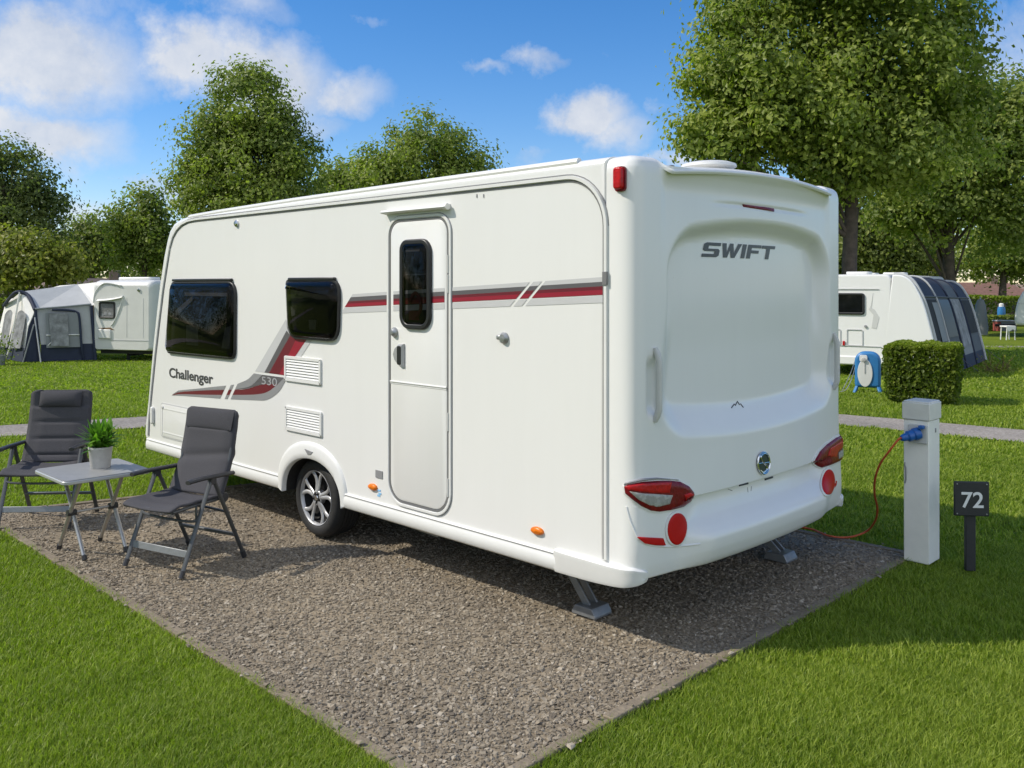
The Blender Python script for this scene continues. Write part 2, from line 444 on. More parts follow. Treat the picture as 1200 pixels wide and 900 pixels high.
for qi in range(NQ):
    mk = mS_top * (1 - wq[qi]) + mS_low * wq[qi]
    d = pod[qi, 0] * (1 - mk) + cen[qi, 0] * mk
    z = pod[qi, 1] * (1 - mk) + cen[qi, 1] * mk
    if qi < 5 * 12: z = z - mk * .045 * (np.abs(Yn) / .95) ** 2      # spoiler edge is cambered
    if qi > 8 * 12: d = d * np.where(mk > .01, 1, sstep(.06, .2, np.minimum(ss, SL - ss)))
    # large recess
    zc = (z - 1.64); top = 2.215 - .10 * (np.abs(Yn) / .92) ** 2.2; botm = 1.035 + .05 * (Yn / .9) ** 2
    hw = .915 + .075 * float(sstep(1.75, 1.1, z.mean()))
    rr = .22
    zt = (top + botm) / 2; hh = (top - botm) / 2
    qx = np.abs(Yn) - (hw - rr); qz = np.abs(z - zt) - (hh - rr)
    sd = np.hypot(np.maximum(qx, 0), np.maximum(qz, 0)) + np.minimum(np.maximum(qx, qz), 0) - rr
    up = sstep(-.15, .15, z - zt)
    soft_out = .02
    t_top = sstep(.015, -.075, sd); t_bot = sstep(.035, -.15, sd)
    rec = -(.085 * up * t_top + .095 * (1 - up) * t_bot)
    # slim brake-light crease
    cr = -.008 * np.exp(-((z - (2.305 - .02 * Yn**2)) / .010) ** 2) * (1 - sstep(.30, .62, np.abs(Yn)))
    # grab handle pockets
    pk = 0
    for sgn in (-1, 1):
        ax_ = (Yn * sgn - (1.035 if sgn < 0 else 1.0)); az = (z - 1.33)
        pk = pk - .030 * sstep(.055, .02, np.abs(ax_ + .005)) * sstep(.16, .10, np.abs(az))
    rec = (rec * (z < 2.4) + cr + pk)
    # swept lower panel crease beside the lamps
    d = d + rec
    if z.max() < 1.0:
        pass
    Xs[qi, :, 0] = px_ + nx * d; Xs[qi, :, 1] = py_ + ny * d; Xs[qi, :, 2] = z
mb = MB(); mb.grid(Xs.tolist())
# close the bottom with an underside sheet
rear = part(mb, 'rear_panel', M['abs'], smooth=50)
me = rear.data
RB = BVHTree.FromPolygons([(v.co.x + CC[0], v.co.y + CC[1], v.co.z) for v in me.vertices], [tuple(p.vertices) for p in me.polygons])
camL = Vector((*w2l(0, 0), H))
def hit(px, py):
    r = ray(px, py); p = w2l(r[0], r[1]); d = (Vector((p[0], p[1], H + r[2])) - camL).normalized()
    h = RB.ray_cast(camL, d)
    q = 0
    while h[0] is None and q < 60:
        q += 1; px = px - .5 if px > 860 else px + .5
        r = ray(px, py); p = w2l(r[0], r[1]); d = (Vector((p[0], p[1], H + r[2])) - camL).normalized(); h = RB.ray_cast(camL, d)
    n = h[1].copy()
    if n.dot(d) > 0: n = -n
    return h[0], n
def hit_yz(y, z):
    h = RB.ray_cast(Vector((2, y, z)), Vector((-1, 0, 0)))
    n = h[1].copy()
    if n.x < 0: n = -n
    return h[0], n
def dist_poly(p, poly):
    best = 9e9
    for i in range(len(poly)):
        a = Vector(poly[i - 1]); b = Vector(poly[i]); ab = b - a
        t = max(0, min(1, (Vector(p) - a).dot(ab) / max(ab.length_squared, 1e-12))); best = min(best, (a + ab * t - Vector(p)).length)
    return best
def patch(name, poly, m, off, bulge=0., bw=6., parent=None, thick=.012, cuts=3, fn=hit, smooth=60):
    bm = bmesh.new(); vs = [bm.verts.new((p[0], p[1], 0)) for p in poly]; bm.faces.new(vs); bm.normal_update()
    bmesh.ops.triangulate(bm, faces=bm.faces)
    for _ in range(cuts): bmesh.ops.subdivide_edges(bm, edges=bm.edges, cuts=1, use_grid_fill=True)
    bm.verts.ensure_lookup_table()
    top = []
    for v in bm.verts:
        p, n = fn(v.co.x, v.co.y)
        k = min(1, dist_poly((v.co.x, v.co.y), poly) / bw); k = math.sqrt(max(0, 1 - (1 - k) ** 2))
        top.append((p + n * (off + bulge * k), n))
    for v, (p, n) in zip(bm.verts, top): v.co = p - Vector(CC)
    bm.normal_update()
    # thickness: extrude boundary inwards
    be = [e for e in bm.edges if e.is_boundary]
    nm = {v.index: top[i][1] for i, v in enumerate(bm.verts)}
    ex = bmesh.ops.extrude_edge_only(bm, edges=be)
    bm.verts.index_update()
    for g in ex['geom']:
        if isinstance(g, bmesh.types.BMVert):
            # nearest surface normal
            q, n = RB.find_nearest(g.co + Vector(CC))[:2]
            if n.dot(g.co + Vector(CC) - Vector((-1, 1.15, g.co.z))) < 0: n = -n
            g.co -= n * thick
    bmesh.ops.recalc_face_normals(bm, faces=bm.faces)
    me = bpy.data.meshes.new(name); bm.to_mesh(me); bm.free(); me.materials.append(m)
    me.polygons.foreach_set('use_smooth', [True] * len(me.polygons)); me.set_sharp_from_angle(angle=R(smooth))
    o = bpy.data.objects.new(name, me); COL.objects.link(o); o.parent = parent or CAR
    return o
def ell(cx, cy, rx, ry, n=28, rot=0.):
    return [(cx + rx * math.cos(t) * math.cos(rot) - ry * math.sin(t) * math.sin(rot), cy + rx * math.cos(t) * math.sin(rot) + ry * math.sin(t) * math.cos(rot)) for t in [2 * math.pi * k / n for k in range(n)]]
def grow(poly, k): return inset(poly, -k)
# --- tail lamps
def z7(pts): return [(720 + x * 120 / 982, 540 + y * 110 / 900) for x, y in pts]
lampL = z7([(100, 245), (130, 225), (250, 200), (400, 190), (520, 188), (620, 198), (700, 240), (748, 300), (750, 330), (715, 395), (650, 440), (540, 468), (420, 485), (340, 475), (250, 430), (170, 365), (110, 310)])
pl_ = patch('tail_lamp', lampL, M['lens_d'], .010, .010, 4)
patch('lamp_surround', grow(lampL, 2.2), M['white2'], .004, .004, 3, pl_)
patch('stop_lens', z7([(112, 238), (250, 214), (400, 204), (520, 202), (500, 300), (330, 300), (270, 290), (140, 270)]), M['lens_r'], .0225, .003, 3, pl_, .006)
patch('turn_lens', z7([(640, 320), (700, 300), (740, 320), (660, 360)]), M['lens_r'], .0225, .002, 2, pl_, .006)
patch('reverse_lens', z7([(150, 285), (270, 308), (530, 325), (500, 410), (400, 435), (310, 420), (220, 365)]), M['lens_c'], .0225, .003, 3, pl_, .006)
patch('lamp_brow', z7([(95, 228), (250, 192), (400, 174), (560, 176), (605, 186), (600, 178), (400, 160), (250, 170), (110, 205)]), M['gr_m'], .012, .004, 2, pl_)
def z8(pts): return [(930 + x * 70 / 573, 490 + y * 110 / 900) for x, y in pts]
lampR = z8([(185, 415), (240, 320), (310, 250), (400, 185), (450, 165), (480, 178), (486, 240), (470, 300), (465, 375), (430, 410), (350, 445), (260, 475), (220, 460), (192, 440)])
pr_ = patch('tail_lamp', lampR, M['lens_d'], .010, .010, 3)
patch('lamp_surround', grow(lampR, 1.6), M['white2'], .004, .004, 3, pr_)
patch('stop_lens', z8([(320, 290), (400, 240), (470, 190), (480, 240), (400, 310), (380, 370), (300, 360)]), M['lens_r'], .0225, .002, 2, pr_, .006)
patch('reverse_lens', z8([(400, 330), (462, 290), (462, 355), (405, 388)]), M['lens_c'], .0225, .002, 2, pr_, .006)
rl = patch('round_reflector', ell(792, 619.5, 11.2, 18.6, rot=R(4)), M['reflector'], .012, .004, 3)
patch('reflector_rim', ell(792, 619.5, 13.0, 20.8, rot=R(4)), M['white2'], .008, .002, 2, rl)
rl = patch('round_reflector', ell(969.2, 565, 7.2, 15.2, rot=R(4)), M['reflector'], .012, .004, 2)
patch('reflector_rim', ell(969.2, 565, 8.6, 17.2, rot=R(4)), M['white2'], .008, .002, 2, rl)
patch('fog_reflector', z7([(215, 728), (455, 740), (478, 806), (380, 804), (285, 790)]), M['reflector'], .012, .002, 2)
patch('fog_reflector', z8([(378, 630), (405, 600), (402, 640), (378, 672)]), M['reflector'], .008, .001, 2)
# brake light
patch('brake_light', [(870, 239), (906, 244.5), (906.5, 248), (871, 242.5)], M['lens_d'], .006, .004, 1.5)
# bumper swept crease line
def curve_px(pts, name, r, m, off=.002, parent=None):
    P = []
    for p in pts:
        h, n = hit(*p); P.append(h + n * off)
    mb = MB(); mb.tube(P, r, 8); return part(mb, name, m, parent)
def spl(pts, n=6):
    out = []
    for i in range(len(pts) - 1):
        p0 = pts[max(i - 1, 0)]; p1 = pts[i]; p2 = pts[i + 1]; p3 = pts[min(i + 2, len(pts) - 1)]
        for k in range(n):
            t = k / n
            out.append(tuple(.5 * (2 * b + (c - a) * t + (2 * a - 5 * b + 4 * c - d) * t * t + (3 * b - a - 3 * c + d) * t**3) for a, b, c, d in zip(p0, p1, p2, p3)))
    out.append(tuple(pts[-1])); return out
curve_px(spl(z7([(115, 440), (150, 570), (200, 690), (240, 760), (330, 805), (480, 822), (650, 815), (820, 796)])), 'bumper_crease', .005, M['abs'], .001)
# grab handles
for sgn, yh in ((-1, .150), (1, W - .185)):
    mb = MB(); pts = []
    for k in range(13):
        t = k / 12; z = 1.155 + t * .375
        p, n = hit_yz(yh, z); q = p.copy(); q.x = max(hit_yz(yh, 1.155)[0].x, hit_yz(yh, 1.53)[0].x) + .004 + .024 * min(1, math.sin(math.pi * t) * 2.2)
        pts.append(q)
    mb.tube(pts, [.012] + [.018] * 11 + [.012], 12, flat=(1.05, .75))
    part(mb, 'grab_handle', M['gr_l'] if False else M['sock'])
# emblem: ring, dark field and S-shaped bar
em = patch('emblem', ell(893.2, 542.5, 7.0, 12.2), M['badge'], .006, .003, 3)
P = []
for p in ell(893.2, 542.5, 7.0, 12.6, 36) + [ell(893.2, 542.5, 7.0, 12.6, 36)[0]]:
    h, n = hit(*p); P.append(h + n * .010)
mb = MB(); mb.tube(P, .006, 8, cap=False); part(mb, 'emblem_ring', M['chrome'], em)
curve_px(spl([(897.5, 533), (893, 531.5), (889.5, 535.5), (892, 541), (895.5, 545), (896.5, 550), (892.5, 553.5), (888.8, 551)]), 'emblem_sign', .0052, M['chrome'], .011, em)
curve_px([(887, 543), (899.5, 541.5)], 'emblem_sign', .003, M['chrome'], .011, em)
# mountain mark: two thin peaks
mm = [(856.5, 478.5), (861, 472.5), (863.5, 475), (865.5, 469.8), (868, 474), (871.5, 478)]
mm = [(857, 478), (860.2, 473.6), (861.6, 475.2), (864, 470.3), (866.2, 474.2), (867.6, 473.2), (871, 477.6)]
curve_px(mm, 'peak_mark', .0032, M['txt'], .001)
# plate recess slots
for a, b in (((866, 568.8), (876, 566.4)), ((896, 562), (905, 559.2))):
    curve_px([a, b], 'plate_slot', .006, M['black'], .001)
for a, b in (((853, 573), (858, 575)), ((876, 571), (876.5, 577)), ((880, 575.5), (880.5, 570))):
    curve_px([a, b], 'screw_mark', .0022, M['gr_m'], .000)
# SWIFT lettering as slanted block glyphs laid on the recess
def glyphs(word, m, fn, w_h):
    G = {
     'S': [[(.0, .0), (.86, .0), (1, .12), (1, .46), (.9, .58), (.3, .58), (.3, .78), (1, .78), (1, 1.), (.14, 1.), (0, .88), (0, .5), (.12, .4), (.7, .4), (.7, .22), (0, .22)]],
     'W': [[(.0, 1), (.22, .0), (.46, 0), (.56, .55), (.70, 0), (.94, 0), (1.28, 1), (1.02, 1), (.84, .36), (.70, 1), (.48, 1), (.37, .36), (.26, 1)]],
     'I': [[(0, 0), (.27, 0), (.27, 1), (0, 1)]],
     'F': [[(0, 0), (.28, 0), (.28, .38), (.82, .38), (.82, .60), (.28, .60), (.28, .78), (.95, .78), (.95, 1), (0, 1)]],
     'T': [[(.37, 0), (.65, 0), (.65, .77), (1.02, .77), (1.02, 1), (0, 1), (0, .77), (.37, .77)]]}
    adv = {'S': 1.08, 'W': 1.34, 'I': .38, 'F': 1.0, 'T': 1.05}
    x = 0; out = []
    for ch in word:
        for g in G[ch]: out.append([((x + p[0]), p[1]) for p in g])
        x += adv[ch]
    return out, x
gl, tot = glyphs('SWIFT', None, None, None)
y0, y1, zb, zt = .640, 1.440, 2.008, 2.090
first = None
for g in gl:
    sh = .10
    poly = []
    for (a, b) in g:
        fx = (a + b * .20) / (tot + .15)
        poly.append((y0 + fx * (y1 - y0), zb + b * (zt - zb) - .0))
    # denser outline is not needed: the recess floor is nearly flat here
    bm = bmesh.new(); bm.faces.new([bm.verts.new((p[0], p[1], 0)) for p in poly]); bm.normal_update()
    bmesh.ops.triangulate(bm, faces=bm.faces); bmesh.ops.subdivide_edges(bm, edges=bm.edges, cuts=3, use_grid_fill=True)
    for v in bm.verts:
        p, n = hit_yz(v.co.x, v.co.y); v.co = p + n * .003 - Vector(CC)
    me = bpy.data.meshes.new('maker_letter'); bm.to_mesh(me); bm.free(); me.materials.append(M['txt'])
    o = bpy.data.objects.new('maker_letter', me); COL.objects.link(o); o.parent = rear

# --- side trim: rail following the top, both ends
def trim_path(dx):
    P = []
    # rear leg up
    P += [(-.012 - dx, z) for z in np.linspace(.44, 2.14, 12)]
    r = .27 - dx
    P += [(-.282 + r * math.cos(t), 2.155 + r * math.sin(t)) for t in np.linspace(0, math.pi / 2, 12)]
    P += [(x, 2.425 + .0 * x - dx) for x in np.linspace(-.6, -4.55, 14)]
    P += [(x, z - dx * .9) for x, z in [(-4.70, 2.418), (-4.82, 2.395), (-4.92, 2.352), (-5.0, 2.29), (-5.06, 2.20)]]
    P += [(x + dx, z) for x, z in [(-5.13, 2.02), (-5.20, 1.82), (-5.29, 1.50), (-5.37, 1.20), (-5.44, .90), (-5.50, .62), (-5.52, .44)]]
    return P
def strip(mb, path, w, y0, y1):
    a = [Vector(p) for p in path]; L = []; Rr = []
    for i, p in enumerate(a):
        d = (a[min(i + 1, len(a) - 1)] - a[max(i - 1, 0)]).normalized(); n = Vector((-d.y, d.x)); L.append(p + n * w / 2); Rr.append(p - n * w / 2)
    P = []
    for l, r in zip(L, Rr):
        P.append([(l.x, y0, l.y), (l.x * .85 + r.x * .15, y1, l.y * .85 + r.y * .15), (l.x * .15 + r.x * .85, y1, l.y * .15 + r.y * .85), (r.x, y0, r.y)])
    mb.grid(P); return mb
mb = MB(); strip(mb, trim_path(0.), .024, .001, -.014); part(mb, 'awning_rail', M['white2'], fix=False)
mb = MB(); strip(mb, trim_path(.019), .011, .0005, -.004); part(mb, 'rail_seal', M['seal'], fix=False)
mb = MB(); strip(mb, [(p[0], p[1]) for p in trim_path(-.016)[12:44]], .006, .0005, -.003); part(mb, 'rail_seal', M['gr_m'], fix=False)
# roof rail hump along the top edge
mb = MB(); mb.tube([(x, .028, z) for x, z in [(-4.72, 2.452), (-4.2, 2.466), (-3, 2.486), (-1.5, 2.499), (-.22, 2.507)]], .022, 10); part(mb, 'roof_rail', M['white2'])
# rail end clips
mb = MB(); mb.box((-.012, -.013, 1.885), (.03, .012, .07)); part(mb, 'rail_clip', M['seal'], bev=.002)
# --- skirt
def skirt(x0, x1, name='side_skirt'):
    mb = MB(); sec = [(.0, .412), (-.012, .412), (-.017, .404), (-.013, .397), (-.013, .392), (-.019, .385), (-.022, .35), (-.018, .318), (-.008, .308), (.04, .308)]
    mb.grid([[(x, y, z) for (y, z) in sec] for x in (x0, x1)])
    n = len(sec)
    return part(mb, name, M['white2'], fix=False, smooth=50)
skirt(-3.16, -5.53); skirt(-.345, -2.34)
for x_, w_ in ((-4.33, 2.3), (-1.35, 1.98)):
    mb = MB(); mb.box((x_, -.0145, .4005), (w_, .003, .004)); part(mb, 'skirt_seal', M['gr_m'])
# wheel arch trim
inn = arch_pts(-2.73, .382, .592, .30, 28)
out_ = [(-2.75 + .455 * math.cos(t), .33 + .385 * max(0, math.sin(t)) ** .8) for t in [math.pi * k / 28 for k in range(29)]]
mb = MB(); P = []
for i in range(29):
    a = Vector((inn[i][0], inn[i][1])); b = Vector(out_[i])
    row = []
    for f, y in ((0, .012), (0, -.019), (.06, -.026), (.35, -.026), (.7, -.019), (.92, -.012), (1., .001)):
        c = a + (b - a) * f; row.append((c.x, y, c.y))
    P.append(row)
mb.grid(P)
for e in (0, 28):
    a = P[e]; mb.add([a[0], a[1], a[2], a[3], a[4], a[5], a[6]], [(0, 1, 2, 3, 4, 5, 6)])
arch = part(mb, 'wheel_arch', M['white2'], fix=False, smooth=50)
mb = MB(); mb.prism([(-2.80, .660), (-2.69, .650), (-2.715, .625), (-2.755, .620)], 'y', -.016, -.029); part(mb, 'arch_badge', M['gr_m'], arch, bev=.003)
# wheel well liner
ap_ = arch_pts(-2.73, .3835, .596, .30, 18)
mb = MB(); mb.grid([[(p[0], .013, p[1]), (p[0], .32, p[1])] for p in ap_]); mb.prism([(p[0], p[1]) for p in ap_], 'y', .315, .325); part(mb, 'wheel_well', M['dark'], fix=False)
# corner bumper piece at the rear, both sides
def corner_bumper(ym):
    mb = MB(); secs = []
    path = [(-.36, -.016), (-.30, -.024), (-.12, -.030), (0, -.032), (.10, -.026), (.150, -.004), (.180, .034), (.190, .075)]
    path = spl(path, 4)
    for i, (x, y) in enumerate(path):
        a = Vector(path[max(i - 1, 0)]); b = Vector(path[min(i + 1, len(path) - 1)]); d = (b - a).normalized(); n = Vector((d.y, -d.x))
        t = i / (len(path) - 1); zt = .428 - .0 * t; zl = .306 + .05 * t ** 1.6
        zt = .428 - .018 * max(0, (t - .75) / .25)
        row = []
        for dn, z in ((-.05, zt), (-.004, zt), (.006, zt - .008), (.006, zt - .03), (.002, zt - .045), (.004, zl + .02), (-.004, zl), (-.06, zl)):
            row.append((x + n.x * dn, (y + n.y * dn) if not ym else W - (y + n.y * dn), z))
        secs.append(row)
    mb.grid(secs); mb.add(secs[0], [tuple(range(8))]); mb.add(secs[-1], [tuple(range(8))])
    return part(mb, 'corner_bumper', M['white2'], fix=True, smooth=40)
corner_bumper(False); corner_bumper(True)
# --- windows
def window(poly, name='window', dep=.055, cur=None):
    mb = MB(); ring_strip(mb, poly, 0, .035, .0, -.022); fr = part(mb, name, M['black'], bev=.006)
    mb = MB(); dome(mb, inset(poly, .012), 0, [(0, -.016), (.004, -.028), (.02, -.040), (.055, -dep)]); part(mb, 'pane', M['glass'], fr, smooth=60)
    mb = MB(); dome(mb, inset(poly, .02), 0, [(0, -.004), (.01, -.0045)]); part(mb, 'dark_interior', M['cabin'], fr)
    return fr
w1 = [side(*p) for p in ((203, 331), (278, 330), (277.5, 419), (196.5, 416))]
def rounded(poly, r, n=5):
    out = []; N = len(poly)
    for i in range(N):
        a = Vector(poly[i - 1]); b = Vector(poly[i]); c = Vector(poly[(i + 1) % N]); u = (a - b).normalized(); v = (c - b).normalized()
        rr = r[i] if isinstance(r, (list, tuple)) else r
        for k in range(n + 1):
            t = k / n; p = (b + u * rr) * (1 - t) ** 2 + b * 2 * t * (1 - t) + (b + v * rr) * t ** 2; out.append((p.x, p.y))
    return out
w1p = rounded([(-5.00, 1.885), (-3.835, 1.885), (-3.845, 1.245), (-5.105, 1.235)], [.05, .12, .09, .07])
fr1 = window(w1p)
w2p = rounded([(-3.07, 1.895), (-2.368, 1.895), (-2.388, 1.455), (-3.035, 1.455)], [.05, .12, .12, .12])
fr2 = window(w2p)
def cab(fr, boxes):
    for poly, m, nm in boxes:
        mb = MB(); mb.prism(poly, 'y', -.0048, -.010); part(mb, nm, m, fr)
cab(fr1, [([(-4.95, 1.62), (-4.60, 1.76), (-4.60, 1.72), (-4.92, 1.57)], M['curtain'], 'blind_edge'), ([(-4.72, 1.33), (-4.5, 1.33), (-4.5, 1.52), (-4.72, 1.50)], M['curtain'], 'cushion'), ([(-4.08, 1.33), (-3.95, 1.33), (-3.92, 1.52), (-4.02, 1.50)], M['curtain'], 'cushion'), ([(-4.75, 1.79), (-3.98, 1.79), (-3.98, 1.76), (-4.75, 1.76)], M['curtain'], 'blind_edge')])
cab(fr2, [([(-2.76, 1.53), (-2.68, 1.53), (-2.67, 1.60), (-2.77, 1.60)], M['curtain'], 'cushion'), ([(-3.02, 1.70), (-2.95, 1.66), (-2.95, 1.63), (-3.0, 1.62)], M['curtain'], 'blind_edge')])
for fr, x0, x1 in ((fr1, -4.97, -3.90), (fr2, -3.03, -2.43)):
    mb = MB(); mb.box(((x0 + x1) / 2, -.014, 1.897), (x1 - x0, .026, .022)); part(mb, 'hinge_rail', M['black'], fr, bev=.006)
# --- door
DX0, DX1, DZ0, DZ1 = -1.815, -1.237, .455, 2.268
dpoly = rrect(DX0, DX1, DZ0, DZ1, [.10, .10, .13, .13], 8)
mb = MB(); dome(mb, inset(dpoly, .012), 0, [(0, -.001), (0, -.006), (.006, -.009)]); door = part(mb, 'door', M['white'], smooth=30)
mb = MB(); ring_strip(mb, grow(dpoly, .004), 0, .012, .001, -.0065); part(mb, 'door_seal', M['seal'])
mb = MB(); ring_strip(mb, grow(dpoly, .028), 0, .020, .001, -.011); part(mb, 'door_frame', M['white2'], bev=.003)
mb = MB(); ring_strip(mb, grow(dpoly, .033), 0, .006, .001, -.003); part(mb, 'door_frame_seal', M['gr_m'])
mb = MB(); mb.tube([(DX0 + .012, -.010, 1.226), (DX1 - .012, -.010, 1.226)], .006, 8); mb.tube([(DX0 + .012, -.009, 1.214), (DX1 - .012, -.009, 1.214)], .003, 8); part(mb, 'door_crease', M['white2'], door)
dw = rrect(-1.690, -1.385, 1.572, 2.142, [.085, .07, .09, .09], 8)
mb = MB(); ring_strip(mb, dw, 0, .035, -.008, -.030); fr = part(mb, 'door_window', M['black'], door, bev=.008)
mb = MB(); dome(mb, inset(dw, .02), 0, [(0, -.020), (.004, -.026), (.03, -.034)]); part(mb, 'pane', M['glass'], door, smooth=60)
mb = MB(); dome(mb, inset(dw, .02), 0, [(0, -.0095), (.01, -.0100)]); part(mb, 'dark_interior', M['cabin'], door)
mb = MB(); mb.tube(spl([(-1.60, -.013, 1.74), (-1.55, -.013, 1.80), (-1.50, -.013, 1.77), (-1.49, -.013, 1.70), (-1.54, -.013, 1.64)]), .012, 8); mb.box((-1.56, -.012, 1.66), (.10, .003, .06)); part(mb, 'patterned_curtain', M['curtain_r'], door)
for c_, d_ in (((-1.57, -.012, 2.07), (.14, .003, .012)), ((-1.54, -.012, 1.92), (.2, .003, .008))):
    mb = MB(); mb.box(c_, d_); part(mb, 'blind_edge', M['curtain'], door)
for z in (1.98, 1.02, .62, 1.86):
    mb = MB(); mb.tube([(DX1 + .006, -.012, z - .055), (DX1 + .006, -.012, z + .055)], .006, 8); part(mb, 'hinge', M['sock'])
mb = MB(); mb.lathe([(.032, 0), (.032, .008), (.024, .020), (.015, .030), (.0, .031)], (-1.757, -.009, 1.547), (0, -1, 0), 20); part(mb, 'door_lock', M['galv'], door)
hp = [(-1.655, 1.475), (-1.705, 1.47), (-1.745, 1.445), (-1.762, 1.405), (-1.745, 1.365), (-1.705, 1.335), (-1.655, 1.325)]
mb = MB(); dome(mb, list(reversed(hp)), 0, [(0, -.009), (0, -.020), (.01, -.030)]); dh = part(mb, 'door_handle', M['alloy'], door, smooth=40)
mb = MB(); mb.prism(rrect(-1.708, -1.668, 1.340, 1.462, .012, 3), 'y', -.029, -.033); part(mb, 'handle_grip', M['black'], door, bev=.002)
# door canopy
mb = MB(); mb.grid([[(x, y, z) for y, z in ((.0, 2.345), (-.045, 2.338), (-.055, 2.325), (-.046, 2.318), (-.0, 2.312))] for x in (-1.855, -1.222)])
for x in (-1.855, -1.222): mb.add([(x, 0, 2.345), (x, -.045, 2.338), (x, -.055, 2.325), (x, -.046, 2.318), (x, 0, 2.312)], [(0, 1, 2, 3, 4)])
part(mb, 'rain_canopy', M['white2'], smooth=30)
mb = MB(); mb.lathe([(.020, 0), (.020, .03), (.0, .032)], (-1.245, -.03, 2.328), (1, 0, 0), 14); part(mb, 'canopy_lamp', M['post'])
# vents
for (x0, x1, z0, z1) in ((-3.10, -2.615, 1.135, 1.322), (-3.09, -2.605, .765, .945)):
    mb = MB(); ring_strip(mb, rrect(x0, x1, z0, z1, .012, 3), 0, .022, 0, -.014); v = part(mb, 'vent', M['white2'], bev=.003)
    mb = MB(); mb.prism(rrect(x0 + .01, x1 - .01, z0 + .01, z1 - .01, .01, 2), 'y', .002, -.001); part(mb, 'vent_back', M['seal'], v)
    mb = MB()
    for k in range(7):
        z = z0 + .032 + k * (z1 - z0 - .064) / 6
        mb.add([(x0 + .02, -.002, z + .012), (x1 - .02, -.002, z + .012), (x1 - .02, -.013, z - .006), (x0 + .02, -.013, z - .006), (x0 + .02, -.011, z - .009), (x1 - .02, -.011, z - .009)], [(0, 1, 2, 3), (3, 2, 5, 4)])
    part(mb, 'louvre', M['white2'], v, fix=False)
# hatch, corner handle, small fittings
hpoly = rrect(-5.24, -4.30, .47, .765, .03, 4)
mb = MB(); dome(mb, hpoly, 0, [(0, -.001), (.002, -.006), (.012, -.008)]); ht = part(mb, 'locker_hatch', M['white'], smooth=30)
mb = MB(); ring_strip(mb, grow(hpoly, .010), 0, .010, .001, -.004); part(mb, 'hatch_seal', M['gr_l'])
mb = MB(); ring_strip(mb, inset(hpoly, .035), 0, .008, -.007, -.011); part(mb, 'hatch_rib', M['white2'], ht)
for x in (-5.19, -4.36):
    mb = MB(); mb.box((x, -.011, .735), (.03, .012, .02)); part(mb, 'hatch_catch', M['sock'], ht, bev=.003)
mb = MB(); mb.prism(rrect(-5.435, -5.385, .56, .72, .02, 4), 'y', 0, -.025); part(mb, 'corner_handle', M['white2'], bev=.008)
mb = MB(); mb.lathe([(.028, 0), (.028, .012), (.018, .022), (0, .024)], (-3.834, 0, 2.352), (0, -1, 0), 18); part(mb, 'rail_lamp', M['chrome'])
mb = MB(); mb.lathe([(.034, 0), (.034, .008), (.028, .016), (.022, .024), (.0, .026)], (-.755, 0, 1.549), (0, -1, 0), 24); kn = part(mb, 'water_inlet', M['galv'])
mb = MB(); mb.box((-.785, -.012, 1.552), (.045, .018, .028)); part(mb, 'inlet_flap', M['galv'], kn, bev=.008)
for x, z in ((-2.0, .503), (-.495, .497)):
    mb = MB(); dome(mb, ell(x, z, .046, .022, 24), 0, [(0, 0), (0, -.010), (.004, -.016), (.012, -.020)]); a = part(mb, 'side_marker', M['lens_a'], smooth=50)
mb = MB(); mb.box((-1.935, -.003, .597), (.075, .004, .05)); part(mb, 'data_plate', M['gr_m'])
for k, (x, z) in enumerate(((-1.935, .49), (-1.928, .47), (-1.94, .455))):
    mb = MB(); mb.box((x, -.002, z), (.03, .002, .012)); part(mb, 'blue_sticker', M['blue_ink'])
# rear corner clearance lamp
mb = MB(); mb.prism(rrect(.052, .108, 2.335, 2.448, .018, 4), 'y', .0, -.035); cl = part(mb, 'clearance_lamp', M['lens_r'], bev=.010, seg=3)
mb = MB(); mb.prism(rrect(.046, .114, 2.325, 2.452, .02, 4), 'y', .004, -.010); part(mb, 'lamp_base', M['lens_d'], cl)
# small screw pair under the rail
for px in (559, 567):
    x, z = side(px, 229.5); mb = MB(); mb.box((x, -.002, z), (.006, .004, .02)); part(mb, 'screw_mark', M['gr_m'])
# --- stripes
def z2(pts): return [side(160 + x / 3.75, 230 + y / 3.75) for x, y in pts]
def decal(name, poly, m, parent=None, y=-.002):
    bm = bmesh.new(); vs = [bm.verts.new((p[0] - CC[0], y - CC[1], p[1])) for p in poly]; bm.faces.new(vs); bm.normal_update(); bmesh.ops.triangulate(bm, faces=bm.faces)
    me = bpy.data.meshes.new(name); bm.to_mesh(me); bm.free(); me.materials.append(m)
    o = bpy.data.objects.new(name, me); COL.objects.link(o); o.parent = parent or CAR; return o
def band(top, bot, n=5): return spl(top, n) + list(reversed(spl(bot, n)))
sA = ((380, 0), (384, 0))
def lower(m, top, bot, nm): return decal(nm, z2(band(top, bot)), m)
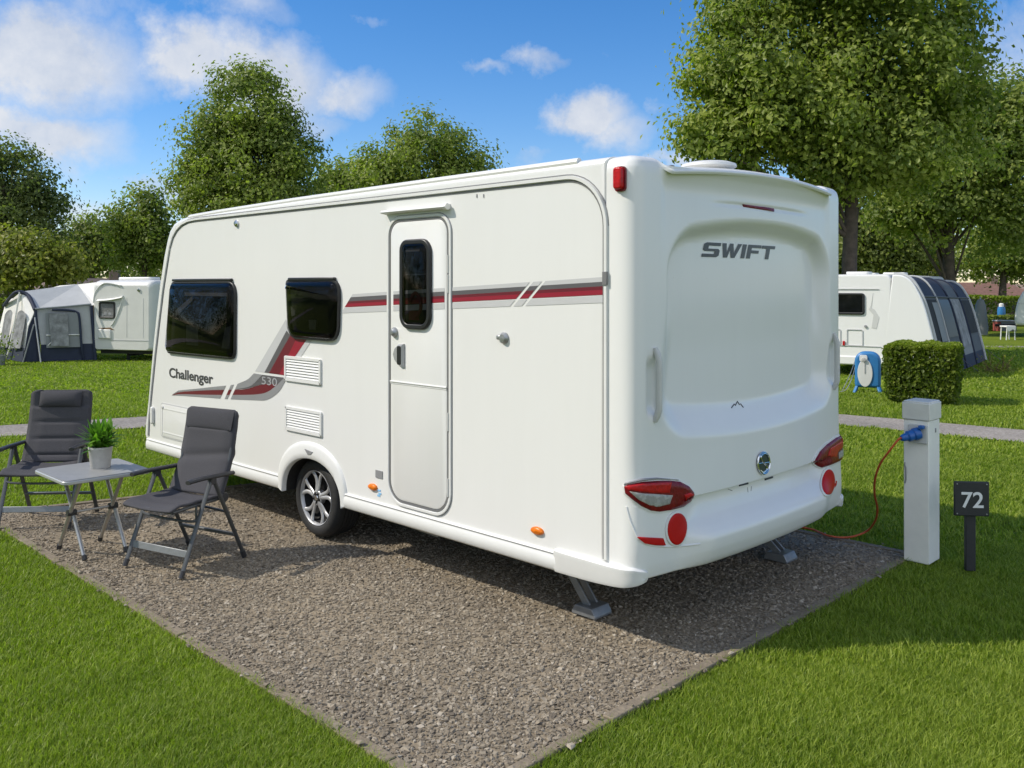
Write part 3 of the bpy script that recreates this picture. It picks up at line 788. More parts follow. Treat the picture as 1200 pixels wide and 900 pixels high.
# swept lower part, in three runs separated by the two white slashes
def xcut(poly_pts, xs):  # interpolate y on a polyline for x
    xx = [p[0] for p in poly_pts]; ya = [p[1] for p in poly_pts]
    return [(x, float(np.interp(x, xx, ya))) for x in xs]
B0 = [(155, 873), (185, 853), (300, 842), (400, 829), (450, 822), (490, 804), (516, 778)]
B1 = [(160, 872), (190, 857), (300, 852), (400, 849), (460, 847), (505, 832), (553, 784)]
B3 = [(160, 874), (190, 869), (300, 872), (400, 873), (520, 871), (575, 860), (622, 826)]
B4 = [(155, 875), (190, 876), (300, 884), (400, 891), (520, 896), (575, 894), (625, 860), (655, 812)]
B2 = [(160, 873), (190, 859), (300, 853), (400, 850), (480, 848), (530, 833), (565, 825)]
for x0, x1 in ((157, 377), (397, 410)):
    xs = [x0 + (x1 - x0) * k / 8 for k in range(9)]
    sl_ = 16 if x1 < 390 or x0 > 390 else 0
    def sk(pts):
        out = []
        for x, y in pts:
            t = 0.
            if x0 == 157 and x > 330: t = (x - 330) / 47 * (870 - y) * .45
            if x0 == 397: t = (870 - y) * .45
            out.append((x + t, y))
        return out
    decal('stripe', z2(sk(xcut(B0, xs)) + list(reversed(sk(xcut(B1, xs))))), M['gr_m'])
    decal('stripe', z2(sk(xcut(B2, xs)) + list(reversed(sk(xcut(B3, xs))))), M['rd_d'], y=-.0022)
    decal('stripe', z2(sk(xcut(B3, xs)) + list(reversed(sk(xcut(B4, xs))))), M['gr_m'])
def tail(Bp, x=424):
    q = [p for p in Bp if p[0] > x + 5]; y = float(np.interp(x, [p[0] for p in Bp], [p[1] for p in Bp])); return [(x + (870 - y) * .45, y)] + q
decal('stripe', z2(spl(tail(B0), 4) + [(553, 784)] + list(reversed(spl(tail(B1), 4)))), M['gr_m'])
decal('stripe', z2(spl([(437, 848), (505, 832), (553, 784)], 4) + [(650, 797), (622, 826), (565, 824), (530, 832), (480, 847)]), M['gr_d'], y=-.0021)
decal('stripe', z2(spl(tail(B2), 4) + [(622, 826)] + list(reversed(spl(tail(B3), 4)))), M['rd_d'], y=-.0024)
decal('stripe', z2(spl(tail(B3), 4) + [(650, 797), (660, 806)] + list(reversed(spl(tail(B4), 4)))), M['gr_m'], y=-.0021)
decal('stripe', z2([(522, 769), (563, 774), (668, 604), (657, 541)]), M['gr_l'])
decal('stripe', z2([(563, 774), (583, 777), (678, 612), (660, 590)]), M['gr_d'], y=-.0022)
decal('stripe', z2([(583, 777), (628, 783), (708, 622), (676, 612)]), M['rd_d'], y=-.0024)
decal('stripe', z2([(628, 783), (655, 787), (655, 740), (700, 700), (752, 626), (706, 620)]), M['rd'], y=-.0026)
decal('stripe', z2([(700, 704), (722, 708), (775, 628), (751, 625)]), M['gr_l'], y=-.0022)
def hb(x, ya, yb): return ya + (yb - ya) * (x - 405) / 304
bands = [(345.2, 324.5, 348.7, 330.0, 'gr_l'), (348.7, 330.0, 353.5, 335.2, 'gr_d'), (353.5, 335.2, 356.0, 339.5, 'rd_d'), (356.0, 339.5, 359.9, 345.3, 'rd'), (360.7, 346.5, 366.8, 354.7, 'gr_l')]
def slash(yv, x0): return x0 + (359.5 - yv) * .81
runs = [((lambda y: 403 + (362 - y) * .6), (lambda y: 457.)), ((lambda y: 526.5), (lambda y: slash(y, 597.5))), ((lambda y: slash(y, 601.5)), (lambda y: slash(y, 611))), ((lambda y: slash(y, 615)), (lambda y: 707.8))]
for (a0, a1, b0, b1, mk) in bands:
    for fl, fr_ in runs:
        pts = []
        for (ya, yb), seq in (((a0, a1), 1), ((b0, b1), -1)):
            ends = []
            for fn in (fl, fr_):
                x = fn(350)
                for _ in range(3): x = fn(hb(x, ya, yb))
                ends.append((x, hb(x, ya, yb)))
            pts += ends if seq == 1 else ends[::-1]
        decal('stripe', [side(*p) for p in pts], M[mk])
    decal('door_stripe', [side(x, hb(x, *(c)), -.0095) for x, c in ((461, (a0, a1)), (521, (a0, a1)), (521, (b0, b1)), (461, (b0, b1)))], M[mk], door, y=-.0105)
# lettering on the side
def side_text(s, px0, px1, py_base, py_top, m, bold, name, shear=0., space=1.):
    x0, z0 = side(px0, py_base); x1, _ = side(px1, py_base); _, z1 = side(px0, py_top)
    o = text(name, s, m, 1., CAR, bold, shear, 1., .0, space=space)
    xs = [v.co.x for v in o.data.vertices]; ys = [v.co.y for v in o.data.vertices]
    capy = max(ys)
    k = (x1 - x0) / (max(xs) - min(xs)); kz = (z1 - z0) / capy
    o.scale = (k, kz, 1); o.location = (x0 - CC[0] - min(xs) * k, -.003 - CC[1], z0); return o
side_text('Challenger', 198.5, 250, 441.5, 430.5, M['txt'], .0225, 'model_lettering')
side_text('530', 307, 325, 450, 441, M['txtg'], .0, 'model_lettering')
bpy.context.view_layer.update()
# --- wheel
def make_wheel(yc, sgn, name='wheel'):
    mb = MB(); c = (WX, yc, WZ); ax = (0, -sgn, 0)
    # barrel and lip
    mb.cur = 0
    mb.lathe([(.186, -.006), (.190, .004), (.196, .016), (.200, .018), (.203, .012), (.203, -.10)], c, ax, 48, cap=False)
    mb.lathe([(.0, .006), (.052, .006), (.058, .0), (.052, -.03), (.05, -.04)], c, ax, 32)
    for k in range(5):
        for s in (-1, 1):
            th = 2 * math.pi * k / 5 + .3
            pts = []
            for r, dt in ((.040, .10), (.075, .155), (.115, .15), (.155, .20), (.192, .31)):
                a = th + s * dt * (1.0 if r > .05 else .9)
                h = .004 - .018 * math.sin(math.pi * min(1, (r - .04) / .16)) * .6
                pts.append((WX + r * math.cos(a), yc - sgn * h, WZ + r * math.sin(a)))
            mb.tube(spl(pts, 4), .0150, 8, flat=(1., .55), up0=(0, 1, 0))
    w = part(mb, name, M['alloy'], smooth=45)
    mb = MB(); mb.lathe([(.0, -.055), (.160, -.052), (.178, -.04), (.188, -.004)], c, ax, 40, cap=False); mb.lathe([(.0, .010), (.026, .010), (.03, .004)], c, ax, 20)
    for k in range(5):
        th = 2 * math.pi * k / 5 + .3 + math.pi / 5; mb.lathe([(.0, .012), (.010, .012), (.010, -.03)], (WX + .034 * math.cos(th), yc, WZ + .034 * math.sin(th)), ax, 10)
    part(mb, 'brake_backing', M['alloyd'], w, smooth=45)
    mb = MB(); mb.lathe([(.0, .014), (.018, .014), (.022, .008)], c, ax, 20); part(mb, 'hub_cap', M['chrome'], w)
    mb = MB()
    tp = [(.197, .004), (.205, .016), (.222, .024), (.248, .024), (.268, .016), (.280, .002), (.286, -.016)]
    for k in range(5):
        y = -.03 - k * .03; tp += [(.288, y + .004), (.288, y - .018), (.281, y - .020), (.281, y - .024)]
    tp += [(.286, -.172), (.278, -.190), (.25, -.205), (.205, -.20)]
    mb.lathe(tp, c, ax, 72, cap=False); part(mb, 'tyre', M['rubber'], w, smooth=40)
    return w
make_wheel(.075, 1); make_wheel(W - .075, -1)
# underside: chassis rails, axle, floor, jack legs
mb = MB()
for y in (.45, W - .45): mb.box((-2.6, y, .30), (5.2, .05, .11))
mb.tube([(WX, .25, WZ), (WX, W - .25, WZ)], .045, 12)
for y in (.34, W - .34): mb.box((-2.2, y, .285), (.5, .1, .10))
mb.box((-.4, 1.15, .31), (.05, 1.6, .05)); mb.box((-1.6, .38, .30), (.3, .2, .10))
part(mb, 'chassis', M['dark'], bev=.004)
mb = MB(); mb.box((-.08, 1.17, .36), (.30, 1.9, .012)); part(mb, 'rear_floor', M['dark'])
mb = MB(); mb.prism([(-1.95, .30), (-1.60, .305), (-1.60, .20), (-1.9, .21)], 'y', .22, .30); part(mb, 'step_bracket', M['galv'])
def jack(fx, fy, tx_, ty_):
    top = Vector((tx_, ty_, .36)); ft = Vector((fx, fy, .045)); d = (ft - top); sd = Vector((0, 0, 1)).cross(d).normalized() * .032
    mb = MB()
    for s in (-1, 1): mb.bar(top + sd * s, ft + sd * s, .012, .045)
    mb.bar(top + d * .12 - sd, top + d * .12 + sd, .03, .03)
    a = top + Vector((.28 if tx_ < fx else .28, 0, 0)); b = top + d * .55
    mb.tube([top + Vector((.24, .02, 0)), b], .009, 8)
    j = part(mb, 'jack_leg', M['bar'], bev=.002)
    mb = MB(); mb.prism([(fx - .085, .0), (fx + .085, .0), (fx + .085, .015), (fx + .06, .055), (fx - .06, .055), (fx - .085, .015)], 'y', fy - .075, fy + .075); part(mb, 'jack_foot', M['bar'], j, bev=.004)
jack(-.36, .30, -.62, .30); jack(-.10, 1.98, -.45, 1.95)
# roof furniture
mb = MB(); mb.lathe([(.15, 0), (.168, .012), (.165, .028), (.13, .040), (.0, .044)], (-.13, 1.14, 2.56), (0, 0, 1), 36); rv = part(mb, 'roof_vent', M['white2'])
mb = MB(); mb.lathe([(.12, 0), (.12, .06)], (-.13, 1.14, 2.505), (0, 0, 1), 36); part(mb, 'vent_collar', M['gr_l'], rv)
mb = MB(); mb.lathe([(.022, 0), (.02, .05), (.0, .055)], (-.17, .80, 2.505), (0, 0, 1), 14); part(mb, 'roof_fitting', M['gr_d'])
mb = MB(); mb.prism(rrect(-3.0, -2.4, .7, 1.2, .06, 4), 'z', 2.49, 2.53); part(mb, 'roof_light', M['white2'], bev=.01)

# ------------------------------------------------------------------ camp chairs
def make_chair(name, loc, rz, label, padded):
    c = empty(name, loc, rz, label, 'chair', 'reclining camp chairs beside the table')
    hw = .265
    # frame rails of the seat
    mb = MB()
    for s in (-1, 1): mb.tube(spl([(s * .225, -.30, .415), (s * .225, -.1, .425), (s * .225, .14, .43)]), .011, 10)
    mb.tube([(-.225, -.30, .415), (.225, -.30, .415)], .011, 10)
    mb.build('seat_frame', M['frame'], c)
    P = []
    for i in range(13):
        t = i / 12; y = -.325 + t * .43; row = []
        for j in range(13):
            x = -.235 + .47 * j / 12; sag = -.022 * math.cos(math.pi * (j / 12 - .5)) * (1 if 0 < i else .3)
            z = .443 + sag - .022 * max(0, 1 - t * 6) + .012 * math.sin(t * math.pi * 3) ** 2 * (1 if padded else .5)
            row.append((x, y, z))
        P.append(row)
    mb = MB(); mb.grid(P); st = mb.build('seat', M['fabric'], c, smooth=80, fix=True)
    so = st.modifiers.new('thickness', 'SOLIDIFY'); so.thickness = .022; so.offset = 0
    bv = st.modifiers.new('soft', 'SUBSURF'); bv.levels = 1; bv.render_levels = 1
    # backrest: y,z along recline
    b0 = Vector((0, .085, .44)); b1 = Vector((0, .235, 1.0)); d = (b1 - b0); L = d.length; d.normalize(); n = Vector((0, -d.z, d.y))
    P = []; NT, NX = 40, 15
    for i in range(NT + 1):
        t = i / NT; row = []
        for j in range(NX):
            u = j / (NX - 1); x = (-.25 + .50 * u) * (1 - .04 * t) * (1 - .16 * max(0, (t - .94) / .06) ** 2.5)
            pad = 0
            e = math.sin(math.pi * u)
            seams = (.33, .56) if padded else (.40,)
            pad = .020 * min(1, e * 2.5) * (1 if t < .77 else 0)
            if padded:
                ec = sstep(.10, .2, u) * sstep(.9, .8, u)
                for s_ in seams + (.10,): pad -= .016 * math.exp(-((t - s_) / .018) ** 2) * ec
                pad -= .010 * (math.exp(-((u - .14) / .03) ** 2) + math.exp(-((u - .86) / .03) ** 2))
            else:
                pad -= .012 * math.exp(-((t - .40 - .1 * u) / .05) ** 2)
            curve = .03 * math.sin(math.pi * t) * -1
            p = b0 + d * (t * L) + n * (pad + curve)
            row.append((x, p.y, p.z))
        P.append(row)
    mb = MB(); mb.grid(P); bk = mb.build('backrest', M['fabric'], c, smooth=80)
    so = bk.modifiers.new('thickness', 'SOLIDIFY'); so.thickness = .02; so.offset = 0
    # head pad
    P = []; x0 = .165 if padded else .232
    for i in range(17):
        t = i / 16; row = []
        for j in range(15):
            u = j / 14; x = (-x0 + 2 * x0 * u) * (.95 if not padded else 1)
            k = (math.sin(math.pi * t) ** .5) * (math.sin(math.pi * min(max(u, .0), 1)) ** (.35 if padded else .25))
            p = b0 + d * (L * (.755 + .225 * t)) + n * (.010 + (.040 if padded else .012) * k)
            row.append((x, p.y, p.z))
        P.append(row)
    mb = MB(); mb.grid(P); mb.build('headrest', M['fabric_h'], c, smooth=80)
    # back tubes
    mb = MB()
    pts = []
    for s in (-1, 1):
        a = b0 - d * .03; b = b0 + d * (L * .985)
        mb.tube([(s * .230, a.y + .020, a.z), (s * .218, b.y + .020, b.z - .03)], .011, 10)
    b = b0 + d * (L * .965); mb.tube(spl([(-.208, b.y + .020, b.z - .012), (-.19, b.y + .020, b.z + .002), (0, b.y + .020, b.z + .004), (.19, b.y + .020, b.z + .002), (.208, b.y + .020, b.z - .012)]), .011, 10)
    mb.build('back_frame', M['frame'], c)
    # legs
    for s in (-1, 1):
        ap = Vector((s * hw, -.015, .575))
        for fy in (-.265, .265):
            mb = MB(); ft = Vector((s * hw, fy, .012)); mb.tube([ap + Vector((0, .012 if fy > 0 else -.012, 0)), ft], .0135, 10, flat=(1.25, .85)); lg = mb.build('leg', M['frame'], c)
            mb = MB(); dd = (ft - ap).normalized(); mb.tube([ft - dd * .035, ft + dd * .012], .018, 10); mb.build('foot_cap', M['armr'], lg)
        # armrest
        P = []
        prof_ = [(-.215, .022, .0), (-.19, .029, .004), (-.10, .028, .006), (.05, .026, .002), (.15, .022, .0), (.17, .016, -.002)]
        mb = MB()
        sec = []
        for y, w_, dz in prof_:
            sec.append([(s * hw + w_ * math.cos(t), y, .592 + dz + .014 * math.sin(t)) for t in [2 * math.pi * k / 12 for k in range(12)]])
        mb.grid([r + [r[0]] for r in sec]); mb.add(sec[0], [tuple(range(12))]); mb.add(sec[-1], [tuple(range(12))])
        ar = mb.build('armrest', M['armr'], c, smooth=60)
        mb = MB(); mb.lathe([(.022, -.018), (.026, -.01), (.026, .01), (.022, .018)], (s * (hw), -.015, .572), (1, 0, 0), 16); mb.build('pivot', M['armr'], c)
        mb = MB(); mb.lathe([(.030, -.012), (.034, -.006), (.034, .006), (.030, .012)], (s * .245, .105, .435), (1, 0, 0), 18); mb.build('recline_hinge', M['armr'], c)
    def legp(fy, z):
        t = (.575 - z) / (.575 - .012); return -.015 + (fy + .015) * t
    mb = MB(); y = legp(-.265, .135); mb.bar((-hw, y, .135), (hw, y, .135), .012, .045, (0, .25, 1)); mb.build('foot_bar', M['bar'], c, bev=.003)
    mb = MB(); y = legp(.265, .17); mb.bar((-hw, y, .17), (hw, y, .17), .03, .02); mb.build('stretcher', M['frame'], c, bev=.004)
    mb = MB(); mb.tube(spl([(-hw, -.13, .335), (-.2, -.15, .325), (0, -.16, .322), (.2, -.15, .325), (hw, -.13, .335)]), .009, 8); mb.tube(spl([(-hw, .13, .33), (0, .15, .335), (hw, .13, .33)]), .009, 8)
    for s in (-1, 1): mb.tube([(s * .235, -.12, .335), (s * .235, -.12, .42)], .008, 8)
    mb.build('seat_brace', M['frame'], c)
    return c
make_chair('camp_chair', (-3.655, 7.14, 0), R(3), 'charcoal camp chair with a thick head pillow, facing the camera behind the small table', True)
make_chair('camp_chair', (-2.19, 6.07, 0), R(-29), 'charcoal camp chair turned sideways between the small table and the caravan', False)

# ------------------------------------------------------------------ folding table and pot plant
TZ = .565
TB = empty('folding_table', (-2.935, 6.33, 0), CAR_ROT, 'small square folding camp table with grey top and crossed silver legs', 'table')
mb = MB(); mb.prism(rrect(-.285, .285, -.285, .285, .035, 5), 'z', TZ - .004, TZ); mb.build('table_top', M['table'], TB)
mb = MB(); a = rrect(-.292, .292, -.292, .292, .04, 5); mb.prism(a, 'z', TZ - .030, TZ - .0045); mb.build('table_rim', M['tedge'], TB, bev=.006)
for yv in (-.14, .14):
    for s, o_ in ((1, -.012), (-1, .012)):
        mb = MB(); mb.tube([(-s * .20, yv + o_, .012), (s * .20, yv + o_, TZ - .03)], .0115, 10, flat=(1.2, .9)); lg = mb.build('leg', M['tube'], TB)
        mb = MB(); mb.tube([(-s * .206, yv + o_, .0), (-s * .193, yv + o_, .03)], .017, 10); mb.build('foot_cap', M['armr'], lg)
    mb = MB(); mb.lathe([(.0, -.03), (.022, -.03), (.024, 0), (.022, .03), (0, .03)], (0, yv, .286), (0, 1, 0), 14); mb.build('hinge_block', M['armr'], TB)
mb = MB(); mb.tube([(0, -.14, .286), (0, .14, .286)], .009, 8); mb.tube([(.20, -.14, TZ - .036), (.20, .14, TZ - .036)], .009, 8); mb.tube([(-.20, -.14, TZ - .036), (-.20, .14, TZ - .036)], .009, 8); mb.build('cross_bar', M['tube'], TB)
PT = empty('potted_plant', (-2.905, 6.385, TZ), 0, 'leafy green plant in a grey cement pot on the folding table', 'pot plant')
mb = MB(); mb.lathe([(.0, .0), (.062, .0), (.066, .006), (.078, .135), (.081, .138), (.081, .150), (.074, .150), (.072, .125), (0, .125)], (0, 0, 0), (0, 0, 1), 40); mb.build('pot', M['pot'], PT, smooth=40)
mb = MB(); mb.lathe([(.071, .128), (.04, .136), (0, .138)], (0, 0, 0), (0, 0, 1), 20); mb.build('soil', M['soil'], PT)
def leaves(cent, nrm_bias, size, rng, aspect=.5, fold=.25, rw=1.0):
    """rhombic folded leaves around given centres; returns V, F"""
    n = len(cent)
    nv = rng.normal(size=(n, 3)) * rw + nrm_bias
    nv /= np.linalg.norm(nv, axis=1)[:, None] + 1e-9
    t = rng.normal(size=(n, 3)); t -= (t * nv).sum(1)[:, None] * nv; t /= np.linalg.norm(t, axis=1)[:, None] + 1e-9
    b = np.cross(nv, t); s = np.asarray(size).reshape(-1, 1) * np.ones((n, 1))
    V = np.empty((n, 4, 3))
    V[:, 0] = cent - t * s * .5; V[:, 2] = cent + t * s * .5
    V[:, 1] = cent + b * s * aspect * .5 + nv * s * fold * .5 + t * s * .05; V[:, 3] = cent - b * s * aspect * .5 + nv * s * fold * .5 + t * s * .05
    i = np.arange(n)[:, None] * 4
    Fc = np.concatenate([i + np.array([[0, 1, 2]]), i + np.array([[0, 2, 3]])])
    return V.reshape(-1, 3), Fc
rng = np.random.default_rng(5)
V = []; T = []
for k in range(300):                                     # long arching leaves
    a = rng.uniform(0, 2 * math.pi); el = rng.uniform(.15, 1.45) ; L = rng.uniform(.08, .19)
    base = np.array([rng.normal() * .022, rng.normal() * .022, .13 + rng.uniform(0, .09)])
    d = np.array([math.cos(a) * math.cos(el), math.sin(a) * math.cos(el), math.sin(el)]); sd = np.array([-math.sin(a), math.cos(a), 0])
    tv = rng.uniform(0, 1)
    w_ = L * .085; prev = None
    pts = []
    for i in range(5):
        t = i / 4; p = base + d * L * t + np.array([0, 0, -.035 * t * t * (1.2 - el / 1.6)]); ww = w_ * math.sin(math.pi * min(1, .12 + t * .88)) ** .8
        pts.append((p - sd * ww, p + sd * ww + np.array([0, 0, .0])))
    o = len(V)
    for l, r in pts: V += [l, r]; T += [tv, tv]
V = np.array(V); n = len(V) // 10
Fc = np.concatenate([np.arange(n)[:, None] * 10 + np.array([[2 * i, 2 * i + 1, 2 * i + 3, 2 * i + 2]]) for i in range(4)])
np_mesh('foliage', V, Fc, M['leaf_pot'], np.array(T), PT, True)

# ------------------------------------------------------------------ hook-up post, cable, number sign
HP = empty('hookup_post', (2.765, 6.105, 0), CAR_ROT, 'tall beige electric hook-up post standing in the grass with a capped top', 'post')
mb = MB(); mb.box((0, 0, .475), (.165, .195, .95)); mb.build('post_body', M['post'], HP, bev=.006)
mb = MB(); mb.box((0, 0, 1.010), (.182, .212, .115)); mb.box((0, 0, 1.071), (.168, .198, .012)); mb.build('post_cap', M['postd'], HP, bev=.008)
mb = MB(); mb.prism(rrect(-.045, .078, .80, .925, .01, 3), 'y', -.0975, -.115); mb.build('socket_plate', M['sock'], HP, bev=.004)
mb = MB(); mb.tube(spl([(-.074, -.098, .52), (-.066, -.104, .55), (-.066, -.104, .62), (-.072, -.104, .64), (-.074, -.098, .66)]), .005, 8); mb.build('latch', M['gr_m'], HP)
mb = MB(); mb.box((.0835, .02, .88), (.004, .02, .03)); mb.build('key_plate', M['gr_m'], HP, bev=.002)
CB = empty('power_cable', (2.7, 5.98, .86), 0, 'orange power cable with blue plug running from the hook-up post to the caravan', 'cable')
def hpw(x, y, z):
    c, s = math.cos(CAR_ROT), math.sin(CAR_ROT); return (2.765 + c * x - s * y, 6.105 + s * x + c * y, z)
co = (2.7, 5.98, .86)
p0 = Vector(hpw(.02, -.113, .868)); p1 = Vector(hpw(-.055, -.205, .835)); dd = (p1 - p0)
mb = MB(); L = dd.length; dn = dd.normalized()
mb.lathe([(.040, -.005), (.042, .02), (.040, .035), (.033, .04), (.036, .05), (.036, .075), (.026, .085), (.024, .11), (.017, .125), (.015, L)], p0, dn, 20); mb.build('plug', M['blue'], CB, co, smooth=40)
mb = MB(); mb.prism([(.03, .90), (.065, .90), (.065, .925), (.03, .925)], 'y', -.116, -.15)
v0 = [Vector(hpw(*p)) for p in mb.v]; mb.v = [tuple(p) for p in v0]; mb.build('socket_lid', M['blue'], CB, co, bev=.006)
zpts = [(420, 310), (385, 360), (365, 420), (363, 480), (374, 540), (365, 590), (330, 632)]
cpts = [p1 - dn * .01, p1 + dn * .02]
for i, (zx, zy) in enumerate(zpts):
    px, py = 920 + zx * .289, 440 + zy * .2889
    Y = 5.93 + (6.62 - 5.93) * (i + 1) / len(zpts); r = ray(px, py); cpts.append(Vector((r[0] * Y, Y, max(.012, H + r[2] * Y))))
for zx, zy in ((260, 657), (180, 652), (115, 627), (60, 616), (10, 612)):
    X, Y = gp(920 + zx * .289, 440 + zy * .2889, .012); cpts.append(Vector((X, Y, .014)))
e = cpts[-1]; cpts += [e + Vector((-.35, .25, 0)), e + Vector((-.6, .5, .0)), e + Vector((-.7, .6, .3))]
mb = MB(); mb.tube(spl([tuple(p) for p in cpts], 8), .0075, 8); mb.build('flex', M['orange'], CB, co, smooth=60)
SG = empty('pitch_number_sign', (2.97, 5.85, 0), R(-6), 'dark square number sign reading 72 on a short post beside the hook-up post', 'sign')
mb = MB(); mb.box((0, .022, .21), (.062, .034, .42)); mb.build('sign_post', M['sign'], SG, bev=.004)
mb = MB(); mb.box((-.002, -.006, .472), (.216, .022, .222)); bd = mb.build('sign_board', M['sign'], SG, bev=.006)
o = text('pitch_number', '72', M['txtw'], .142, SG, .0018, 0, 1.02, .001, (0.0, -.0185, .418), align='CENTER')
mb = MB()
for x in (-.093, .089):
    for z in (.376, .568): mb.lathe([(.005, 0), (.004, .003), (0, .0035)], (x, -.017, z), (0, -1, 0), 10)
mb.build('screw', M['galv'], SG)

# ------------------------------------------------------------------ ground
def ground_mat():
    m, n, p = nt('lawn_soil')
    t = noise(n, 1.3, 6, .7); t2 = noise(n, 40, 4, .7); t3 = noise(n, .22, 3, .5)
    c1 = ramp(n, t.outputs[0], [(.3, (.105, .155, .012)), (.7, (.165, .215, .018))])
    c2 = ramp(n, t2.outputs[0], [(.3, (.65, .65, .6)), (.7, (1.2, 1.2, 1.1))])
    c3 = ramp(n, t3.outputs[0], [(.35, (.85, .88, .85)), (.65, (1.12, 1.08, 1.0))])
    a = mix_rgb(n, 1., c1, c2, 'MULTIPLY'); n.links.new(mix_rgb(n, 1., a, c3, 'MULTIPLY'), p.inputs['Base Color'])
    p.inputs['Roughness'].default_value = .9; p.inputs['Specular IOR Level'].default_value = .15
    bump(n, p, t2.outputs[0], .8, .03)
    return m
M['lawn'] = ground_mat()
def gravel_mat(name, cs, sc_):
    m, n, p = nt(name)
    c = n.nodes.new('ShaderNodeTexCoord')
    v = n.nodes.new('ShaderNodeTexVoronoi'); v.inputs['Scale'].default_value = sc_; n.links.new(c.outputs['Object'], v.inputs['Vector'])
    t = noise(n, 1.1, 4, .6)
    a = ramp(n, v.outputs['Color'], [(0., cs[0]), (.5, cs[1]), (1., cs[2])])
    b = ramp(n, t.outputs[0], [(.3, (.80, .80, .80)), (.7, (1.15, 1.13, 1.1))])
    n.links.new(mix_rgb(n, 1., a, b, 'MULTIPLY'), p.inputs['Base Color']); p.inputs['Roughness'].default_value = .9
    bump(n, p, v.outputs['Distance'], -.9, .02)
    return m
M['pad'] = gravel_mat('gravel_bed', ((.12, .096, .064), (.205, .165, .112), (.30, .25, .18)), 62)
M['path'] = gravel_mat('path_gravel', ((.17, .15, .13), (.25, .225, .195), (.34, .31, .28)), 45)
def stone_mat():
    m, n, p = nt('gravel_stone'); a = n.nodes.new('ShaderNodeAttribute'); a.attribute_name = 'tint'
    n.links.new(ramp(n, a.outputs['Fac'], [(0., (.11, .088, .062)), (.35, (.205, .168, .118)), (.7, (.29, .245, .180)), (.95, (.39, .34, .265)), (1., (.52, .47, .39))]), p.inputs['Base Color'])
    p.inputs['Roughness'].default_value = .75; return m
M['stone'] = stone_mat()
def kerb_mat():
    m, n, p = nt('kerb_concrete'); t = noise(n, 5, 6, .7); t2 = noise(n, 60, 3, .6)
    a = ramp(n, t.outputs[0], [(.3, (.15, .118, .080)), (.7, (.25, .205, .15))]); b = ramp(n, t2.outputs[0], [(.3, (.75, .75, .75)), (.7, (1.15, 1.15, 1.12))])
    n.links.new(mix_rgb(n, 1., a, b, 'MULTIPLY'), p.inputs['Base Color']); p.inputs['Roughness'].default_value = .9; bump(n, p, t2.outputs[0], .5, .01); return m
M['kerb'] = kerb_mat()
gx = np.unique(np.concatenate([np.linspace(-500, -60, 12), np.linspace(-60, 60, 81), np.linspace(60, 500, 12)]))
gy = np.unique(np.concatenate([np.linspace(-80, 0, 9), np.linspace(0, 60, 81), np.linspace(60, 900, 16)]))
GX, GY = np.meshgrid(gx, gy); V = np.stack([GX.ravel(), GY.ravel(), zg(GX, GY).ravel() - .03], 1)
i, j = np.meshgrid(np.arange(len(gy) - 1), np.arange(len(gx) - 1), indexing='ij'); a = (i * len(gx) + j).ravel()
Fc = np.stack([a, a + 1, a + 1 + len(gx), a + len(gx)], 1)
tag(np_mesh('lawn', V, Fc, M['lawn'], smooth=True), kind='structure')
PAD = [(-5.30, -1.44), (.455, -1.44), (.455, 2.72), (-4.20, 2.72), (-4.45, 1.6)]
padw = [l2w(*p) for p in PAD]
mb = MB(); mb.add([(x, y, -.012) for x, y in padw], [tuple(range(5))]); tag(mb.build('gravel_pitch', M['pad'], fix=False), kind='structure')
mb = MB(); krng = random.Random(3)
def kerb_run(a, b, wout=.058):
    a = Vector(a); b = Vector(b); L = (b - a).length; d = (b - a) / L; n = Vector((d.y, -d.x)); k = 0.
    while k < L - .02:
        e = min(L, k + .9); p = a + d * (k + .004); q = a + d * (e - .004); j = krng.uniform(-.004, .006); z1 = krng.uniform(.000, .008)
        P = [p, q, q + n * wout, p + n * wout]
        rot = [l2w(v.x, v.y) for v in P]
        mb.add([(x, y, -.06) for x, y in rot] + [(x, y, z1) for x, y in rot], [(0, 1, 2, 3), (4, 7, 6, 5), (0, 4, 5, 1), (1, 5, 6, 2), (2, 6, 7, 3), (3, 7, 4, 0)]); k = e
kerb_run((-5.30, -1.44), (.455, -1.44)); kerb_run((.455, -1.515), (.455, 2.72)); kerb_run((.53, 2.72), (-4.2, 2.72)); kerb_run((-4.2, 2.72), (-4.45, 1.6)); kerb_run((-4.45, 1.6), (-5.30, -1.5))
tag(mb.build('kerb', M['kerb'], bev=.006), kind='structure')
PC = spl([(-16, 7.0), (-10, 9.9), (-6.57, 11.6), (-5, 12.4), (-2, 13.8), (1.2, 14.2), (3, 13.7), (4.62, 12.57), (6.35, 11.2), (10, 8.0), (16, 3.0)], 6)
def ribbon(name, pts, w, m, dz=.006):
    P = []
    for k, p in enumerate(pts):
        a = Vector(pts[max(k - 1, 0)]); b = Vector(pts[min(k + 1, len(pts) - 1)]); d = (b - a).normalized(); n = Vector((-d.y, d.x))
        row = []
        for f in (-.5, -.25, 0, .25, .5):
            q = Vector(p) + n * w * f * (1 + .03 * math.sin(k * 1.7 + f * 5)); row.append((q.x, q.y, zgf(q.x, q.y) + dz))
        P.append(row)
    mb = MB(); mb.grid(P); return tag(mb.build(name, m, fix=False), kind='structure')
ribbon('gravel_path', PC, 1.05, M['path'], -.012)
ribbon('far_path', spl([(9, 30.5), (14, 29.8), (20, 29), (27, 28.5)], 5), .8, M['path'], -.012)
